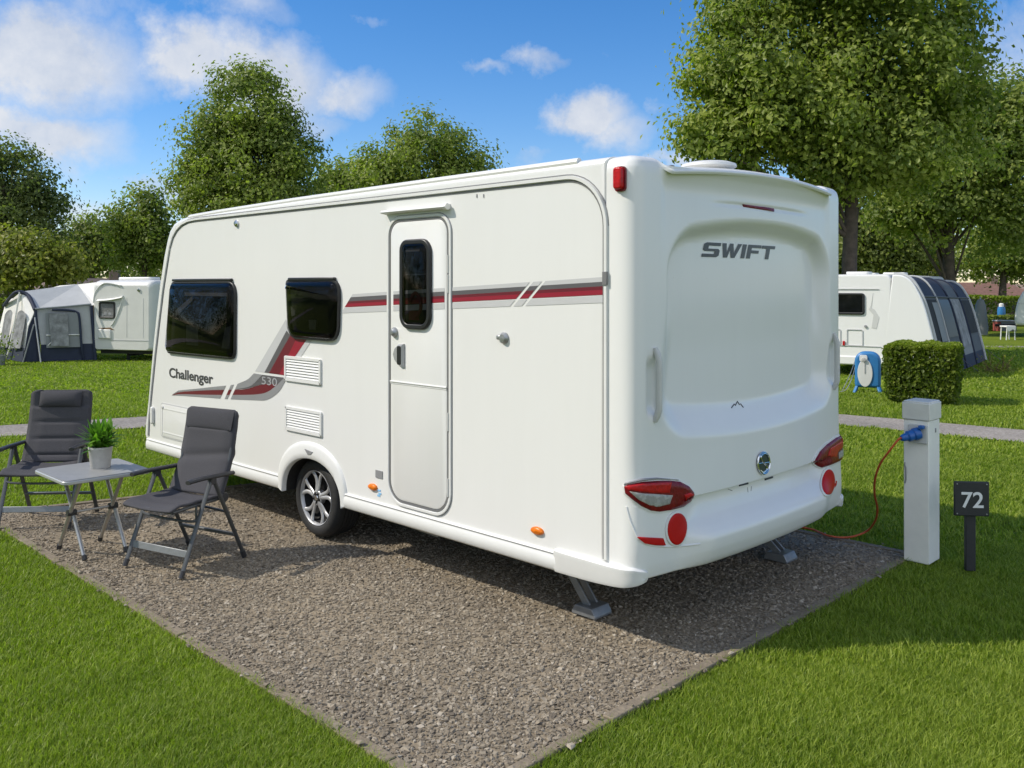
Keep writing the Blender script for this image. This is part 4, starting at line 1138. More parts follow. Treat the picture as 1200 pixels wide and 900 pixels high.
# ---- gravel stones
def inpoly(P, x, y):
    c = np.zeros(x.shape, bool); n = len(P)
    for k in range(n):
        x1, y1 = P[k]; x2, y2 = P[(k + 1) % n]
        if y1 == y2: continue
        m = ((y1 > y) != (y2 > y)) & (x < (x2 - x1) * (y - y1) / (y2 - y1) + x1); c ^= m
    return c
rng = np.random.default_rng(11)
def frustum_pts(n, y0, y1, k=.64):
    y = np.sqrt(rng.uniform(y0 * y0, y1 * y1, n)); x = rng.uniform(-k, k, n) * y
    return x, y
cx = []; cy = []; cs = []
for (y0, y1, dens, s0, s1) in ((2.6, 4.6, 5600, .006, .021), (4.6, 6.5, 3800, .007, .020), (6.5, 9.5, 1500, .009, .020)):
    area = .64 * (y1 * y1 - y0 * y0); n = int(area * dens); x, y = frustum_pts(n, y0, y1)
    k = inpoly(padw, x, y) | (inpoly([l2w(*p) for p in [(-5.36, -1.53), (.55, -1.53), (.55, 2.8), (-4.3, 2.8), (-4.55, 1.62)]], x, y) & (rng.uniform(size=n) < .035)); x, y = x[k], y[k]; cx.append(x); cy.append(y); cs.append(s0 + (s1 - s0) * rng.uniform(0, 1, len(x)) ** 1.9)
# a few strays on the kerb and grass edge
cx, cy, cs = map(np.concatenate, (cx, cy, cs)); n = len(cx)
base = np.array([(-1, -1, -1), (1, -1, -1), (1, 1, -1), (-1, 1, -1), (-1, -1, 1), (1, -1, 1), (1, 1, 1), (-1, 1, 1)], float) * .5
V = base[None] * (1 + rng.normal(size=(n, 8, 3)) * .33); V[:, 4:, :2] *= rng.uniform(.35, .9, (n, 1, 1))
V *= cs[:, None, None] * np.stack([rng.uniform(.7, 1.25, n), rng.uniform(.7, 1.7, n), rng.uniform(.25, .5, n)], 1)[:, None]
a = rng.uniform(0, 2 * math.pi, n); tl_ = rng.normal(size=n) * .28
c_, s_ = np.cos(tl_)[:, None], np.sin(tl_)[:, None]; V[..., 1], V[..., 2] = V[..., 1] * c_ - V[..., 2] * s_, V[..., 1] * s_ + V[..., 2] * c_
c_, s_ = np.cos(a)[:, None], np.sin(a)[:, None]; V[..., 0], V[..., 1] = V[..., 0] * c_ - V[..., 1] * s_, V[..., 0] * s_ + V[..., 1] * c_
out_k = ~inpoly(padw, cx, cy)
V += np.stack([cx, cy, np.where(out_k, .010, -.012) + cs * .08 + rng.uniform(0, .004, n)], 1)[:, None]
i = np.arange(n)[:, None] * 8
Fc = np.concatenate([i + np.array([f]) for f in ((0, 2, 1), (0, 3, 2), (4, 5, 6), (4, 6, 7), (0, 1, 5), (0, 5, 4), (1, 2, 6), (1, 6, 5), (2, 3, 7), (2, 7, 6), (3, 0, 4), (3, 4, 7))])
tn = np.repeat(np.clip(rng.beta(1.6, 2.2, n), 0, 1), 8)
tag(np_mesh('gravel', V.reshape(-1, 3), Fc, M['stone'], tn), kind='stuff')
# ---- grass blades
def path_d(x, y):
    P = np.array(PC); best = np.full(x.shape, 9e9)
    for k in range(len(P) - 1):
        a, b = P[k], P[k + 1]; ab = b - a; t = np.clip(((x - a[0]) * ab[0] + (y - a[1]) * ab[1]) / (ab @ ab), 0, 1)
        best = np.minimum(best, np.hypot(x - a[0] - t * ab[0], y - a[1] - t * ab[1]))
    return best
padk = [l2w(*p) for p in [(-5.335, -1.476), (.490, -1.476), (.490, 2.757), (-4.22, 2.757), (-4.49, 1.62)]]
def lf(x, y, s, o=0.): return np.sin(x * s + o) * np.cos(y * s * 1.13 + o * 2) + .6 * np.sin(x * s * 2.3 + y * s * 1.7 + o) + .4 * np.cos(x * s * 4.1 - y * s * 3.7)
VV = []; TT = []; FF = []; base_i = 0
for (y0, y1, dens, w0, h0, h1) in ((2.5, 4.4, 34000, .0018, .002, .020), (4.4, 6.5, 17000, .0025, .002, .020), (6.5, 10, 6000, .0044, .004, .022), (10, 16, 1700, .008, .008, .024), (16, 30, 300, .018, .006, .018)):
    area = .64 * (y1 * y1 - y0 * y0); n = int(area * dens); x, y = frustum_pts(n, y0, y1)
    x = x + rng.normal(size=n) * .004
    k = ~inpoly(padk, x, y) & (path_d(x, y) > .50); x, y = x[k], y[k]
    cl = lf(x, y, 2.1) ; keep = rng.uniform(0, 1, len(x)) < np.clip(.78 + .22 * cl, .3, 1); x, y, cl = x[keep], y[keep], cl[keep]
    n = len(x); h = rng.uniform(h0, h1, n) * (1 + .35 * np.clip(lf(x, y, 7., .5), -1, 1.4)) * rng.choice([1, 1, 1, 1, 1.7], n); w = w0 * rng.uniform(.7, 1.4, n)
    a = rng.uniform(0, 2 * math.pi, n); ln = (h + .02) * rng.uniform(.2, 1.15, n); fx = np.cos(a) * w; fy = np.sin(a) * w
    la = a + math.pi / 2 + rng.normal(size=n) * .6; lx = np.cos(la) * ln; ly = np.sin(la) * ln; z0 = zg(x, y) - .03
    h = h + .024
    P = np.empty((n, 5, 3))
    P[:, 0] = np.stack([x - fx, y - fy, z0], 1); P[:, 1] = np.stack([x + fx, y + fy, z0], 1)
    P[:, 2] = np.stack([x - fx * .8 + lx * .35, y - fy * .8 + ly * .35, z0 + h * .62], 1); P[:, 3] = np.stack([x + fx * .8 + lx * .35, y + fy * .8 + ly * .35, z0 + h * .62], 1)
    P[:, 4] = np.stack([x + lx, y + ly, z0 + h], 1)
    i = base_i + np.arange(n)[:, None] * 5
    FF += [i + np.array([[0, 1, 3]]), i + np.array([[0, 3, 2]]), i + np.array([[2, 3, 4]])]; base_i += n * 5
    tv = np.clip(.42 + .14 * lf(x, y, 1.2, 2.) * .6 + .10 * lf(x, y, 5., 1.) * .5 + rng.normal(size=n) * .21, 0, 1); tv = np.where(rng.uniform(size=n) < .02, 1, tv)
    VV.append(P.reshape(-1, 3)); TT.append(np.repeat(tv, 5))
tag(np_mesh('grass', np.concatenate(VV), np.concatenate(FF), M['grass'], np.concatenate(TT)), kind='stuff')

# ------------------------------------------------------------------ trees
def tree(name, X, Y, lobes, trunk_r, fork, n_cl, per, lsz, m, label, cat='tree', seed=1, group=None, clr=.55, gap=.15, lean=(0, 0), limbs=16, zb=None, trunk=True, yel=0.):
    """lobes: (dx,dy,z,rx,ry,rz) ellipsoids above the local ground; fork = height the limbs start"""
    z0 = zgf(X, Y) - .03; rg = np.random.default_rng(seed)
    t = empty(name, (X, Y, z0), 0, label, cat, group)
    lb = np.array(lobes, float); vol = lb[:, 3] * lb[:, 4] * lb[:, 5]; pick = rg.choice(len(lb), n_cl, p=vol ** .8 / (vol ** .8).sum())
    d = rg.normal(size=(n_cl, 3)); d /= np.linalg.norm(d, axis=1)[:, None]; r = rg.uniform(0, 1, n_cl) ** .42
    C = lb[pick, :3] + d * r[:, None] * lb[pick, 3:6] * (1 + rg.normal(size=(n_cl, 1)) * .06)
    ph = rg.uniform(0, 6, 3); sc_ = 2.2 / max(.8, lb[:, 3].mean() ** .6)
    nz = np.sin(C[:, 0] * sc_ + ph[0]) + np.sin(C[:, 1] * sc_ * 1.1 + ph[1]) + np.sin(C[:, 2] * sc_ * 1.2 + ph[2]) + .7 * np.sin((C[:, 0] + C[:, 2]) * sc_ * 2.1)
    k = nz > np.quantile(nz, gap); C = C[k]; d = d[k]; r = r[k]; n = len(C)
    cr = clr * rg.uniform(.65, 1.25, n)
    # leaves round each clump centre: flattened sprays
    jit = rg.normal(size=(n * per, 3)) * np.array([.55, .55, .40]); L = np.repeat(C, per, 0) + jit * np.repeat(cr, per)[:, None]
    out = np.repeat(d * r[:, None], per, 0); bias = jit * 1.5 + out * .45 + np.array([0, 0, .45])
    V, Fc = leaves(L, bias, lsz * rg.uniform(.6, 1.35, (n * per, 1)), rg, .62, .22, .5)
    tint = np.clip(np.repeat(rg.uniform(.0, .9, n) + yel * (r - .6), per) + rg.normal(size=n * per) * .15, 0, 1)
    np_mesh('crown', V, Fc, m, np.repeat(tint, 4), t)
    if trunk:
        mb = MB(); top = lb[:, 2].max() * .80 + lb[0, 5] * .15
        zs = np.linspace(0, top, 9); mb.tube([(lean[0] * z / top + .05 * math.sin(z * .9 + seed), lean[1] * z / top, z) for z in zs], [trunk_r * (1.35 if i == 0 else 1) * max(.12, (1 - .85 * (max(0, z - fork * .6) / top))) for i, z in enumerate(zs)], 10)
        for q in range(limbs):
            tg = C[rg.integers(0, n)]; zf = rg.uniform(fork, max(fork + .2, min(tg[2], top * .8))); b = Vector((lean[0] * zf / top + .05 * math.sin(zf * .9 + seed), lean[1] * zf / top, zf)); e = Vector(tg)
            mid = b.lerp(e, .5) + Vector((0, 0, .12 * (e - b).length * (.3 if e.z > b.z else 1))); rr = trunk_r * rg.uniform(.25, .5) * max(.3, 1 - zf / top)
            mb.tube(spl([tuple(b), tuple(mid), tuple(e)], 4), [rr * (1 - .85 * i / 8) for i in range(9)], 6)
        mb.build('trunk', M['bark'], t, smooth=70)
    return t
G = 'deciduous trees around the site'
def lobe(px, py, Y, rpx, rpy, dy=0., X0=0., z0=0., ry=None):
    k = Y / F; return ((px - 600) * k - X0, dy, H + (YH - py) * k - z0, rpx * k, ry if ry else rpx * k * .85, rpy * k)
def ptree(name, pxs, Y, lobs, **kw):
    X = at(pxs, Y); z0 = zgf(X, Y) - .03
    return tree(name, X, Y, [lobe(a, b, Y, c, d, X0=X, z0=z0) for a, b, c, d in lobs], **kw)
ptree('maple_tree', 997, 25, [(985, 60, 165, 120), (900, 110, 105, 80), (1065, 100, 100, 95), (960, -40, 130, 110), (870, 60, 70, 80), (930, 165, 120, 50), (1060, 170, 110, 60), (985, -120, 90, 80), (832, 160, 44, 38), (1115, 30, 55, 80), (1010, 190, 120, 45), (870, 195, 60, 28)], trunk_r=.22, fork=3.2, n_cl=1000, per=110, lsz=.16, m=M['leaf_big'], label='huge broad maple tree behind the rear of the big caravan, its top out of view', seed=3, group=G, clr=.62, gap=.12, limbs=44, yel=.3)
ptree('round_tree', 1113, 36, [(1120, 180, 95, 70), (1190, 200, 80, 80), (1070, 220, 60, 55), (1150, 130, 70, 50), (1110, 250, 80, 35), (1210, 150, 60, 50), (1040, 245, 35, 30), (1090, 130, 60, 50), (1180, 270, 60, 35), (1060, 180, 45, 60)], trunk_r=.30, fork=1.3, n_cl=760, per=80, lsz=.19, m=M['leaf_mid'], label='rounded tree with a forked trunk standing behind the dark grey awning', seed=8, group=G, clr=.75, gap=.16, limbs=22)
ptree('lime_tree', 292, 38, [(290, 190, 80, 75), (290, 120, 40, 45), (245, 215, 48, 40), (335, 215, 52, 42), (262, 165, 42, 35), (322, 160, 40, 32), (300, 250, 85, 32), (285, 250, 70, 60), (252, 178, 46, 36), (334, 182, 46, 36), (290, 150, 55, 40), (308, 102, 26, 26), (272, 106, 26, 26), (290, 125, 34, 34), (290, 88, 12, 14), (362, 205, 22, 16), (212, 225, 26, 20), (225, 190, 20, 14), (356, 170, 18, 14), (232, 150, 16, 14), (345, 145, 16, 14)], trunk_r=.26, fork=3.0, n_cl=680, per=84, lsz=.165, m=M['leaf_mid'], label='tall pointed tree rising behind the front end of the big caravan', seed=14, group=G, clr=.62, gap=.10, limbs=44, yel=.2)
ptree('ash_tree', 497, 46, [(497, 190, 62, 45), (455, 200, 42, 35), (540, 195, 38, 35), (500, 165, 45, 30), (480, 225, 90, 40), (558, 200, 20, 18)], trunk_r=.25, fork=3.0, n_cl=330, per=74, lsz=.20, m=M['leaf_mid'], label='round-topped tree showing above the middle of the big caravan roof', seed=21, group=G, clr=.72, gap=.16, limbs=26, yel=.1)
ptree('young_tree', 405, 50, [(405, 215, 28, 26), (385, 225, 26, 24), (425, 225, 25, 25)], trunk_r=.16, fork=2.5, n_cl=150, per=40, lsz=.24, m=M['leaf_mid'], label='low tree filling the gap between the pointed tree and the round-topped tree', seed=22, group=G, clr=.7, gap=.12, limbs=10)
ptree('dark_tree', 5, 42, [(5, 235, 62, 65), (-50, 220, 60, 80), (40, 215, 28, 32), (45, 255, 35, 40), (10, 185, 35, 25), (0, 290, 75, 40)], trunk_r=.3, fork=2.2, n_cl=480, per=64, lsz=.18, m=M['leaf_dark'], label='dark loose-crowned tree at the left edge behind the yellowing bush', seed=31, group=G, clr=.72, gap=.2, limbs=30)
ptree('slim_tree', 168, 44, [(165, 255, 34, 36), (150, 275, 28, 30), (182, 280, 28, 34), (165, 235, 20, 18), (165, 300, 36, 18)], trunk_r=.14, fork=2.2, n_cl=230, per=64, lsz=.18, m=M['leaf_mid'], label='slim tree with a bare thin trunk beside the pointed tree, above the pale caravan', seed=37, group=G, clr=.6, gap=.15, limbs=18)
ptree('far_tree', 108, 60, [(108, 285, 34, 35), (90, 300, 24, 24), (130, 290, 22, 25)], trunk_r=.2, fork=2.0, n_cl=200, per=40, lsz=.26, m=M['leaf_far'], label='small distant tree between the dark tree and the slim tree', seed=41, group=G, clr=.8, gap=.1, limbs=10)
ptree('yellowing_bush', 40, 33, [(40, 305, 46, 34), (10, 310, 40, 38), (75, 312, 22, 22), (35, 280, 26, 14)], trunk_r=.09, fork=.5, n_cl=330, per=40, lsz=.17, m=M['leaf_yel'], label='broad bush with yellowing leaves behind the blue and grey awning', cat='bush', seed=47, clr=.5, gap=.14, limbs=16)
ptree('far_tree', 1035, 58, [(1035, 285, 45, 52), (1005, 285, 38, 62), (975, 270, 40, 60), (1060, 300, 35, 35)], trunk_r=.22, fork=1.5, n_cl=520, per=42, lsz=.27, m=M['leaf_far'], label='pale green distant tree left of the forked trunk', seed=51, group=G, clr=.9, gap=.1, limbs=10)
ptree('far_tree', 1085, 66, [(1085, 300, 34, 30), (1085, 280, 25, 20)], trunk_r=.22, fork=1.5, n_cl=170, per=40, lsz=.3, m=M['leaf_yel'], label='yellow-green distant tree just behind the forked trunk', seed=53, group=G, clr=.9, gap=.1, limbs=10)
ptree('far_tree', 1175, 56, [(1175, 280, 40, 40), (1200, 290, 40, 45), (1150, 295, 28, 30)], trunk_r=.24, fork=2.0, n_cl=260, per=42, lsz=.27, m=M['leaf_mid'], label='distant tree with a straight trunk above the red-roofed house', seed=55, group=G, clr=.9, gap=.1, limbs=10)
# far woods as one mass, plus an unseen arc added to darken window reflections
rg = np.random.default_rng(77); n = 6400
wx = rg.uniform(-95, 95, n); wy = 76 + rg.uniform(-5, 8, n) - .0018 * wx ** 2
k_ = n // 2; th_ = rg.uniform(R(150), R(245), k_); rd_ = 46 + rg.uniform(-4, 5, k_); wx[:k_] = np.cos(th_) * rd_; wy[:k_] = np.sin(th_) * rd_ + 8  # half the clumps: added arc out of view at left, reflected dark in the panes
top = 7.2 + 1.2 * np.sin(wx * .21) + .9 * np.sin(wx * .53 + 1) + .6 * np.sin(wx * 1.1); top[:k_] *= 2.9; wz = zg(wx, wy) + rg.uniform(0, 1, n) ** .8 * top
L = np.repeat(np.stack([wx, wy, wz], 1), 26, 0) + rg.normal(size=(n * 26, 3)) * np.array([.7, .7, .5])
V, Fc = leaves(L, np.array([0, -.3, .8]), .42 * rg.uniform(.6, 1.3, (n * 26, 1)), rg, .65, .2)
tag(np_mesh('far_woods', V, Fc, M['leaf_far'], np.repeat(np.clip(np.repeat(rg.uniform(.0, .8, n), 26) + rg.normal(size=n * 26) * .12, 0, 1), 4)), 'distant belt of woodland behind the site, with an added unseen arc at left', 'woods', kind='stuff')
# clipped hedges
def hedge(name, X, Y, rz, w, d, h, n, lsz, label, cat, seed, m='leaf_hedge', taper=.9):
    z0 = zgf(X, Y) - .03; t = empty(name, (X, Y, z0), rz, label, cat); rg = np.random.default_rng(seed)
    p = rg.uniform(-1, 1, (n, 3)); ax = rg.choice(3, n, p=[.3, .3, .4]); sg = rg.choice([-1, 1], n); dep = 1 - np.abs(rg.normal(size=n)) * .13
    p[np.arange(n), ax] = sg * dep
    p = np.sign(p) * np.abs(p); rad = np.maximum(1, (np.abs(p) ** 7).sum(1) ** (1 / 7)); p = p / rad[:, None]
    wob = 1 + rg.normal(size=n) * .022 + .020 * np.sin(p[:, 0] * 6 + 1) * np.cos(p[:, 2] * 5) + .03 * np.sin(p[:, 1] * 7)
    zz = (p[:, 2] + 1) / 2; sc2 = (taper + (1 - taper) * zz) * wob
    nrm = np.zeros((n, 3)); nrm[np.arange(n), ax] = sg
    C = np.stack([p[:, 0] * w / 2 * sc2, p[:, 1] * d / 2 * sc2, .04 + zz * h * (1 + .02 * np.sin(p[:, 0] * 9))], 1)
    V, Fc = leaves(C, nrm * .8 + np.array([0, 0, .4]), lsz * rg.uniform(.6, 1.4, (n, 1)), rg, .7, .25)
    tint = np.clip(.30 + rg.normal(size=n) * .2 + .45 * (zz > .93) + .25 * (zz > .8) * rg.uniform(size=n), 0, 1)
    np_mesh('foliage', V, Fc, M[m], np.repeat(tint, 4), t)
    mb = MB()
    for q in range(14):
        a = rg.uniform(0, 6.28); r_ = rg.uniform(0, .15); e = C[rg.integers(0, n)] * .85; mb.tube(spl([(r_ * math.cos(a), r_ * math.sin(a), 0), (r_ * 1.6 * math.cos(a), r_ * 1.6 * math.sin(a), h * .3), tuple(e)], 3), [.02, .019, .018, .016, .013, .01, .006], 6)
    mb.build('stems', M['bark'], t)
    return t
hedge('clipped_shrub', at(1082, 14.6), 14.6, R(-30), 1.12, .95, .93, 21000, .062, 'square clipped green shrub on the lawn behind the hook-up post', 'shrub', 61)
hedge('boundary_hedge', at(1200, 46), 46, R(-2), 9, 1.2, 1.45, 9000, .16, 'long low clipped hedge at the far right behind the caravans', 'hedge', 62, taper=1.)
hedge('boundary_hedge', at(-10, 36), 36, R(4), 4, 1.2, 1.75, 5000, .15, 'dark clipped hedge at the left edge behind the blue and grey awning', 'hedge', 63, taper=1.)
hedge('garden_hedge', at(1155, 40), 40, R(5), 2.4, .8, .65, 2500, .12, 'low scruffy hedge beside the dark grey awning', 'hedge', 64, m='leaf_far', taper=1.)

# ------------------------------------------------------------------ background caravans and awnings
def shell(mb, prof, y0, y1, r=.06): return rounded_extrude(mb, prof, y0, y1, r, 4)
def bg_prof(L, h, zb=.32):
    return [(0, zb), (-L, zb), (-L - .12, zb + .3), (-L - .02, h * .55), (-L + .18, h * .86), (-L + .34, h * .96), (-L + .6, h), (0, h)]
def z3(x, y): return (960 + x / 4.5, 280 + y / 4.5)
# right caravan: its end wall faces us
aR = Vector((.58, .815)).normalized(); bR = Vector((aR.y, -aR.x))
nc = Vector((at(1045, 19.35), 19.35)); zr = zgf(nc.x, nc.y)
ang = math.atan2(aR.y, aR.x) - math.pi / 2            # local +y runs along the caravan, +x to its right
RC = empty('touring_caravan', (nc.x, nc.y, zr), ang, 'white caravan with a dark end window, half hidden behind the big caravan on the right', 'caravan', 'touring caravans on the site')
hR = 2.18
endp = []
mb = MB()
# section across (x from -2.1 to 0), lofted along y with a rounded near end
def sect(y, k):  # k: inset for rounding the end
    z1 = hR - k * .45; zz = .24 + k * .12; x0, x1 = -2.1 + k * .35, 0 - k * .35
    return [(p[0], y, p[1]) for p in rrect(x0, x1, zz, z1, .13, 5)]
secs = [sect(0.02, 1.), sect(.0, .55), sect(.03, .28), sect(.10, .10), sect(.22, .02), sect(.4, 0), sect(5.9, 0), sect(6.1, .3)]
secs = [sect(-.05, .10), sect(-.045, .05), sect(-.02, .02), sect(.03, 0), sect(.2, 0), sect(5.9, 0), sect(6.1, .3)]
mb.grid([s + [s[0]] for s in secs]); mb.add(secs[0], [tuple(range(len(secs[0])))]); mb.add(secs[-1], [tuple(range(len(secs[0])))])
mb.build('body', M['white'], RC, smooth=40)
def wpoly(mb_, poly, y0, y1): return mb_.prism(poly, 'y', y0, y1)
mb = MB(); ring_strip(mb, rrect(-1.50, -.54, 1.30, 1.77, .06, 4), 0, .05, -.05, -.085); fr = mb.build('window', M['black'], RC, bev=.01)
mb = MB(); mb.prism(rrect(-1.47, -.57, 1.33, 1.74, .05, 4), 'y', -.06, -.075); mb.build('pane', M['glass'], fr)
mb = MB(); mb.prism(rrect(-1.47, -.57, 1.33, 1.74, .05, 4), 'y', -.05, -.062); mb.prism([(-1.44, 1.38), (-1.30, 1.45), (-1.30, 1.66), (-1.44, 1.70)], 'y', -.062, -.066); mb.prism([(-.60, 1.38), (-.74, 1.45), (-.74, 1.66), (-.60, 1.70)], 'y', -.062, -.066); mb.build('curtain', M['curtain'], fr)
mb = MB(); mb.box((-1.05, -.065, 1.86), (1.6, .012, .014)); mb.box((-1.05, -.063, .62), (1.7, .01, .012)); mb.build('panel_joint', M['gr_l'], RC)
for x0, x1 in ((-1.36, -1.05), (-.92, -.58)):
    mb = MB(); ring_strip(mb, rrect(x0, x1, .62, .98, .03, 3), 0, .014, -.055, -.068); mb.build('locker_hatch', M['gr_l'], RC)
mb = MB(); mb.prism([(-.40, 1.02), (-.30, 1.0), (-.24, 1.25), (-.34, 1.42), (-.40, 1.45), (-.37, 1.78), (-.42, 1.5), (-.46, 1.42), (-.36, 1.30)], 'y', -.05, -.056); mb.build('swirl_decal', M['sock'], RC)
mb = MB(); mb.lathe([(.03, 0), (.03, .02), (0, .022)], (-.52, -.06, 1.05), (0, -1, 0), 12); mb.lathe([(.02, 0), (.02, .02), (0, .022)], (-1.30, -.06, 1.10), (0, -1, 0), 12); mb.build('lock', M['gr_m'], RC)
mb = MB(); mb.box((-.98, -.07, .67), (.05, .02, .10)); mb.build('tail_lamp', M['lens_r'], RC, bev=.006)
mb = MB(); mb.box((-1.05, .1, .30), (1.9, .35, .20)); mb.build('bumper', M['white2'], RC, bev=.03)
mb = MB()
for x in (-.14, -1.96): mb.lathe([(.0, -.09), (.20, -.09), (.29, -.07), (.30, 0), (.29, .07), (.20, .09), (0, .09)], (x, 3.2, .30), (1, 0, 0), 24)
mb.build('wheel', M['rubber'], RC)
for x, y in ((-.9, .9), (-.5, 2.6), (-1.3, 3.2)):
    mb = MB(); mb.prism(rrect(x - .25, x + .25, y - .2, y + .2, .06, 3), 'z', hR - .01, hR + .07); mb.build('roof_vent', M['white2'], RC, bev=.02)
# its awning: five curved bays running along the caravan's right side
AW = empty('porch_awning', (nc.x, nc.y, zr), ang, 'dark grey curved porch awning with clear windows along the right-hand white caravan', 'awning')
LA, BA = 5.7, 1.0
def aw(u, v, t): return None
arc = spl([(0.02, 2.17), (.22, 2.15), (.40, 2.03), (.54, 1.80), (.66, 1.50), (.80, .95), (.92, .40), (1.0, .0)], 5)
arc = [(a[0] * BA, a[1]) for a in arc]
ys = [0.05, 1.45, 2.9, 4.35, 5.75]; hsc = [1., .985, .97, .955, .94]
def arcp(f, q):       # f along (0..4), q along arc
    i = min(int(f), 3); t = f - i; y = ys[i] * (1 - t) + ys[i + 1] * t; k = hsc[i] * (1 - t) + hsc[i + 1] * t
    j = min(int(q), len(arc) - 2); s = q - j; a = arc[j][0] * (1 - s) + arc[j + 1][0] * s; z = arc[j][1] * (1 - s) + arc[j + 1][1] * s
    return (a, y, z * k)
NA = len(arc) - 1
for bay in range(4):
    for nm, q0, q1, mk in (('roof_panel', 0, 17, 'navy' if bay != 2 else 'slate'), ('wall_panel', 17, 31, 'slate' if bay != 2 else 'greym'), ('mud_wall', 31, NA, 'navy')):
        mb = MB(); mb.grid([[arcp(bay + t / 4, q0 + (q1 - q0) * s / 10) for s in range(11)] for t in range(5)]); mb.build(nm, M[mk], AW, smooth=60, fix=False)
    if True:
        q0, q1 = (18, 26.5) if bay != 2 else (18, 29)
        mb = MB(); P = []
        for t in range(5):
            row = []
            for s in range(9):
                p = arcp(bay + .10 + .80 * t / 4, q0 + (q1 - q0) * s / 8); row.append((p[0] + .02, p[1], p[2] + .005))
            P.append(row)
        mb.grid(P); mb.build('clear_window', M['black'] if bay == 1 else (M['curt'] if bay == 2 else M['cabin']), AW, smooth=60, fix=False)
        if bay in (0,):
            mb = MB(); P = [[tuple(Vector(arcp(.45 + .42 * t / 3, 19 + 8 * s / 6)) + Vector((.03, 0, .006))) for s in range(7)] for t in range(4)]; mb.grid(P); mb.build('curtain', M['greym'], AW, fix=False)
for f in range(5):
    mb = MB(); pts = [Vector(arcp(min(f, 3.9999), q)) + Vector((.012, 0, .012)) for q in range(0, NA + 1)]; mb.tube(pts, .035 if f in (0, 4) else .022, 8); mb.build('arch_pole', M['greyc'] if f in (0, 1, 4) else M['navy'], AW)
mb = MB(); mb.tube([Vector(arcp(4 * t / 12 * .9999, 17)) + Vector((.015, 0, .01)) for t in range(13)], .02, 8); mb.build('eaves_pole', M['slate'], AW)
mb = MB(); mb.add([(0, .05, 0)] + [arcp(0, q) for q in range(0, NA + 1)], [tuple(range(NA + 2))]); mb.v = mb.v
mb2 = MB(); mb2.prism([(p[0] - (.16 if p[0] < .02 else 0), p[2]) for p in [(-.02, .05, .30)] + [arcp(0, q) for q in range(0, NA - 3)] + [(.80, 0, .30)]], 'y', -.052, .045); mb2.build('nose_moulding', M['white'], RC, bev=.03, seg=3)
for e in (2.2, 5.9):
    mb = MB(); mb.tube([(1.0, e - .1, .3), (1.35, e, .0)], .008, 6); mb.build('guy_rope', M['slate'], AW)
# blue waste-water container in front of it
BX, BY = at(1017, 16.1), 16.1
BL = empty('water_carrier', (BX, BY, zgf(BX, BY) - .03), R(-25), 'blue plastic waste tank standing upright with a white oval panel, left of the clipped shrub', 'water tank')
mb = MB(); mb.prism(rrect(-.215, .215, .10, .74, [.17, .17, .06, .06], 6), 'y', -.10, .10); mb.build('tank', M['blue2'], BL, bev=.045, seg=3)
mb = MB(); mb.prism(ell(-.04, .36, .125, .245, 24), 'y', -.10, -.118); mb.prism(rrect(-.13, .0, .56, .68, .03, 3), 'y', -.10, -.122); mb.build('white_panel', M['white2'], BL, bev=.005)
mb = MB(); mb.lathe([(.035, 0), (.035, .04), (0, .045)], (-.06, -.11, .60), (0, -1, 0), 14); mb.box((-.045, -.122, .46), (.016, .012, .20)); mb.build('spout', M['pot'], BL)
for x in (-.19, .19):
    for y in (-.10, .10):
        mb = MB(); mb.bar((x * .9, y * .6, .13), (x * 1.15, y * 1.6, 0), .05, .04); mb.build('leg', M['blue2'], BL, bev=.008)
mb = MB(); mb.tube(spl([(-.20, -.06, .5), (-.26, -.10, .25), (-.36, -.18, .05), (-.50, -.22, .02)]), .007, 6); mb.tube(spl([(-.20, -.02, .6), (-.30, -.06, .3), (-.42, -.12, .03)]), .007, 6); mb.build('hose', M['galv'], BL)

# left caravan and its awning
zl = zgf(-13, 27.6)
def PW(px, Y, z): return Vector((at(px, Y), Y, z))
def zy(py, Y): return H + (YH - py) * Y / F
bx = at(109, 27.8)
aL = Vector((.30, .954)).normalized(); angL = math.atan2(aL.y, aL.x) - math.pi / 2
LC = empty('touring_caravan', (bx, 27.8, zl), angL, 'pale grey-shaded caravan end beside the blue and grey awning at the left', 'caravan', 'touring caravans on the site')
hL = zy(333, 27.8) - zl + .12
mb = MB()
def sectL(y, k):
    return [(p[0], y, p[1]) for p in rrect(0 + k * .3, 2.2 - k * .3, .30 + k * .1, hL - k * .5, .12, 5)]
secs = [sectL(-.05, .36), sectL(-.03, .22), sectL(.05, .08), sectL(.2, 0), sectL(5.6, 0), sectL(5.8, .3)]
mb.grid([s + [s[0]] for s in secs]); mb.add(secs[0], [tuple(range(len(secs[0])))]); mb.add(secs[-1], [tuple(range(len(secs[0])))])
mb.build('body', M['cream'], LC, smooth=40)
mb = MB(); ring_strip(mb, rrect(.28, .88, 1.27, 1.78, .06, 4), 0, .05, -.04, -.08); fr = mb.build('window', M['black'], LC, bev=.008)
mb = MB(); mb.prism(rrect(.31, .85, 1.30, 1.75, .05, 4), 'y', -.03, -.05); mb.prism([(.36, 1.36), (.55, 1.5), (.58, 1.38)], 'y', -.05, -.055); mb.prism([(.80, 1.36), (.62, 1.5), (.60, 1.38)], 'y', -.05, -.055); mb.build('pane', M['curt'], fr)
mb = MB(); mb.grid([[(.22 + .95 * t / 8, -.05 - .09 * s, 1.86 + .10 * (t / 8) ** 2 - .05 * s) for s in (0, .5, 1)] for t in range(9)]); mb.build('window_hood', M['white2'], LC, fix=False)
mb = MB(); mb.tube(spl([(1.16, -.06, 1.98), (1.05, -.06, 1.6), (.85, -.06, 1.2), (.72, -.06, 1.05)]), .02, 8); mb.tube(spl([(.05, -.03, 1.75), (.15, -.05, 2.1), (.5, -.06, 2.35), (1.1, -.07, hL - .16)]), .025, 8); mb.build('moulding_edge', M['white2'], LC)
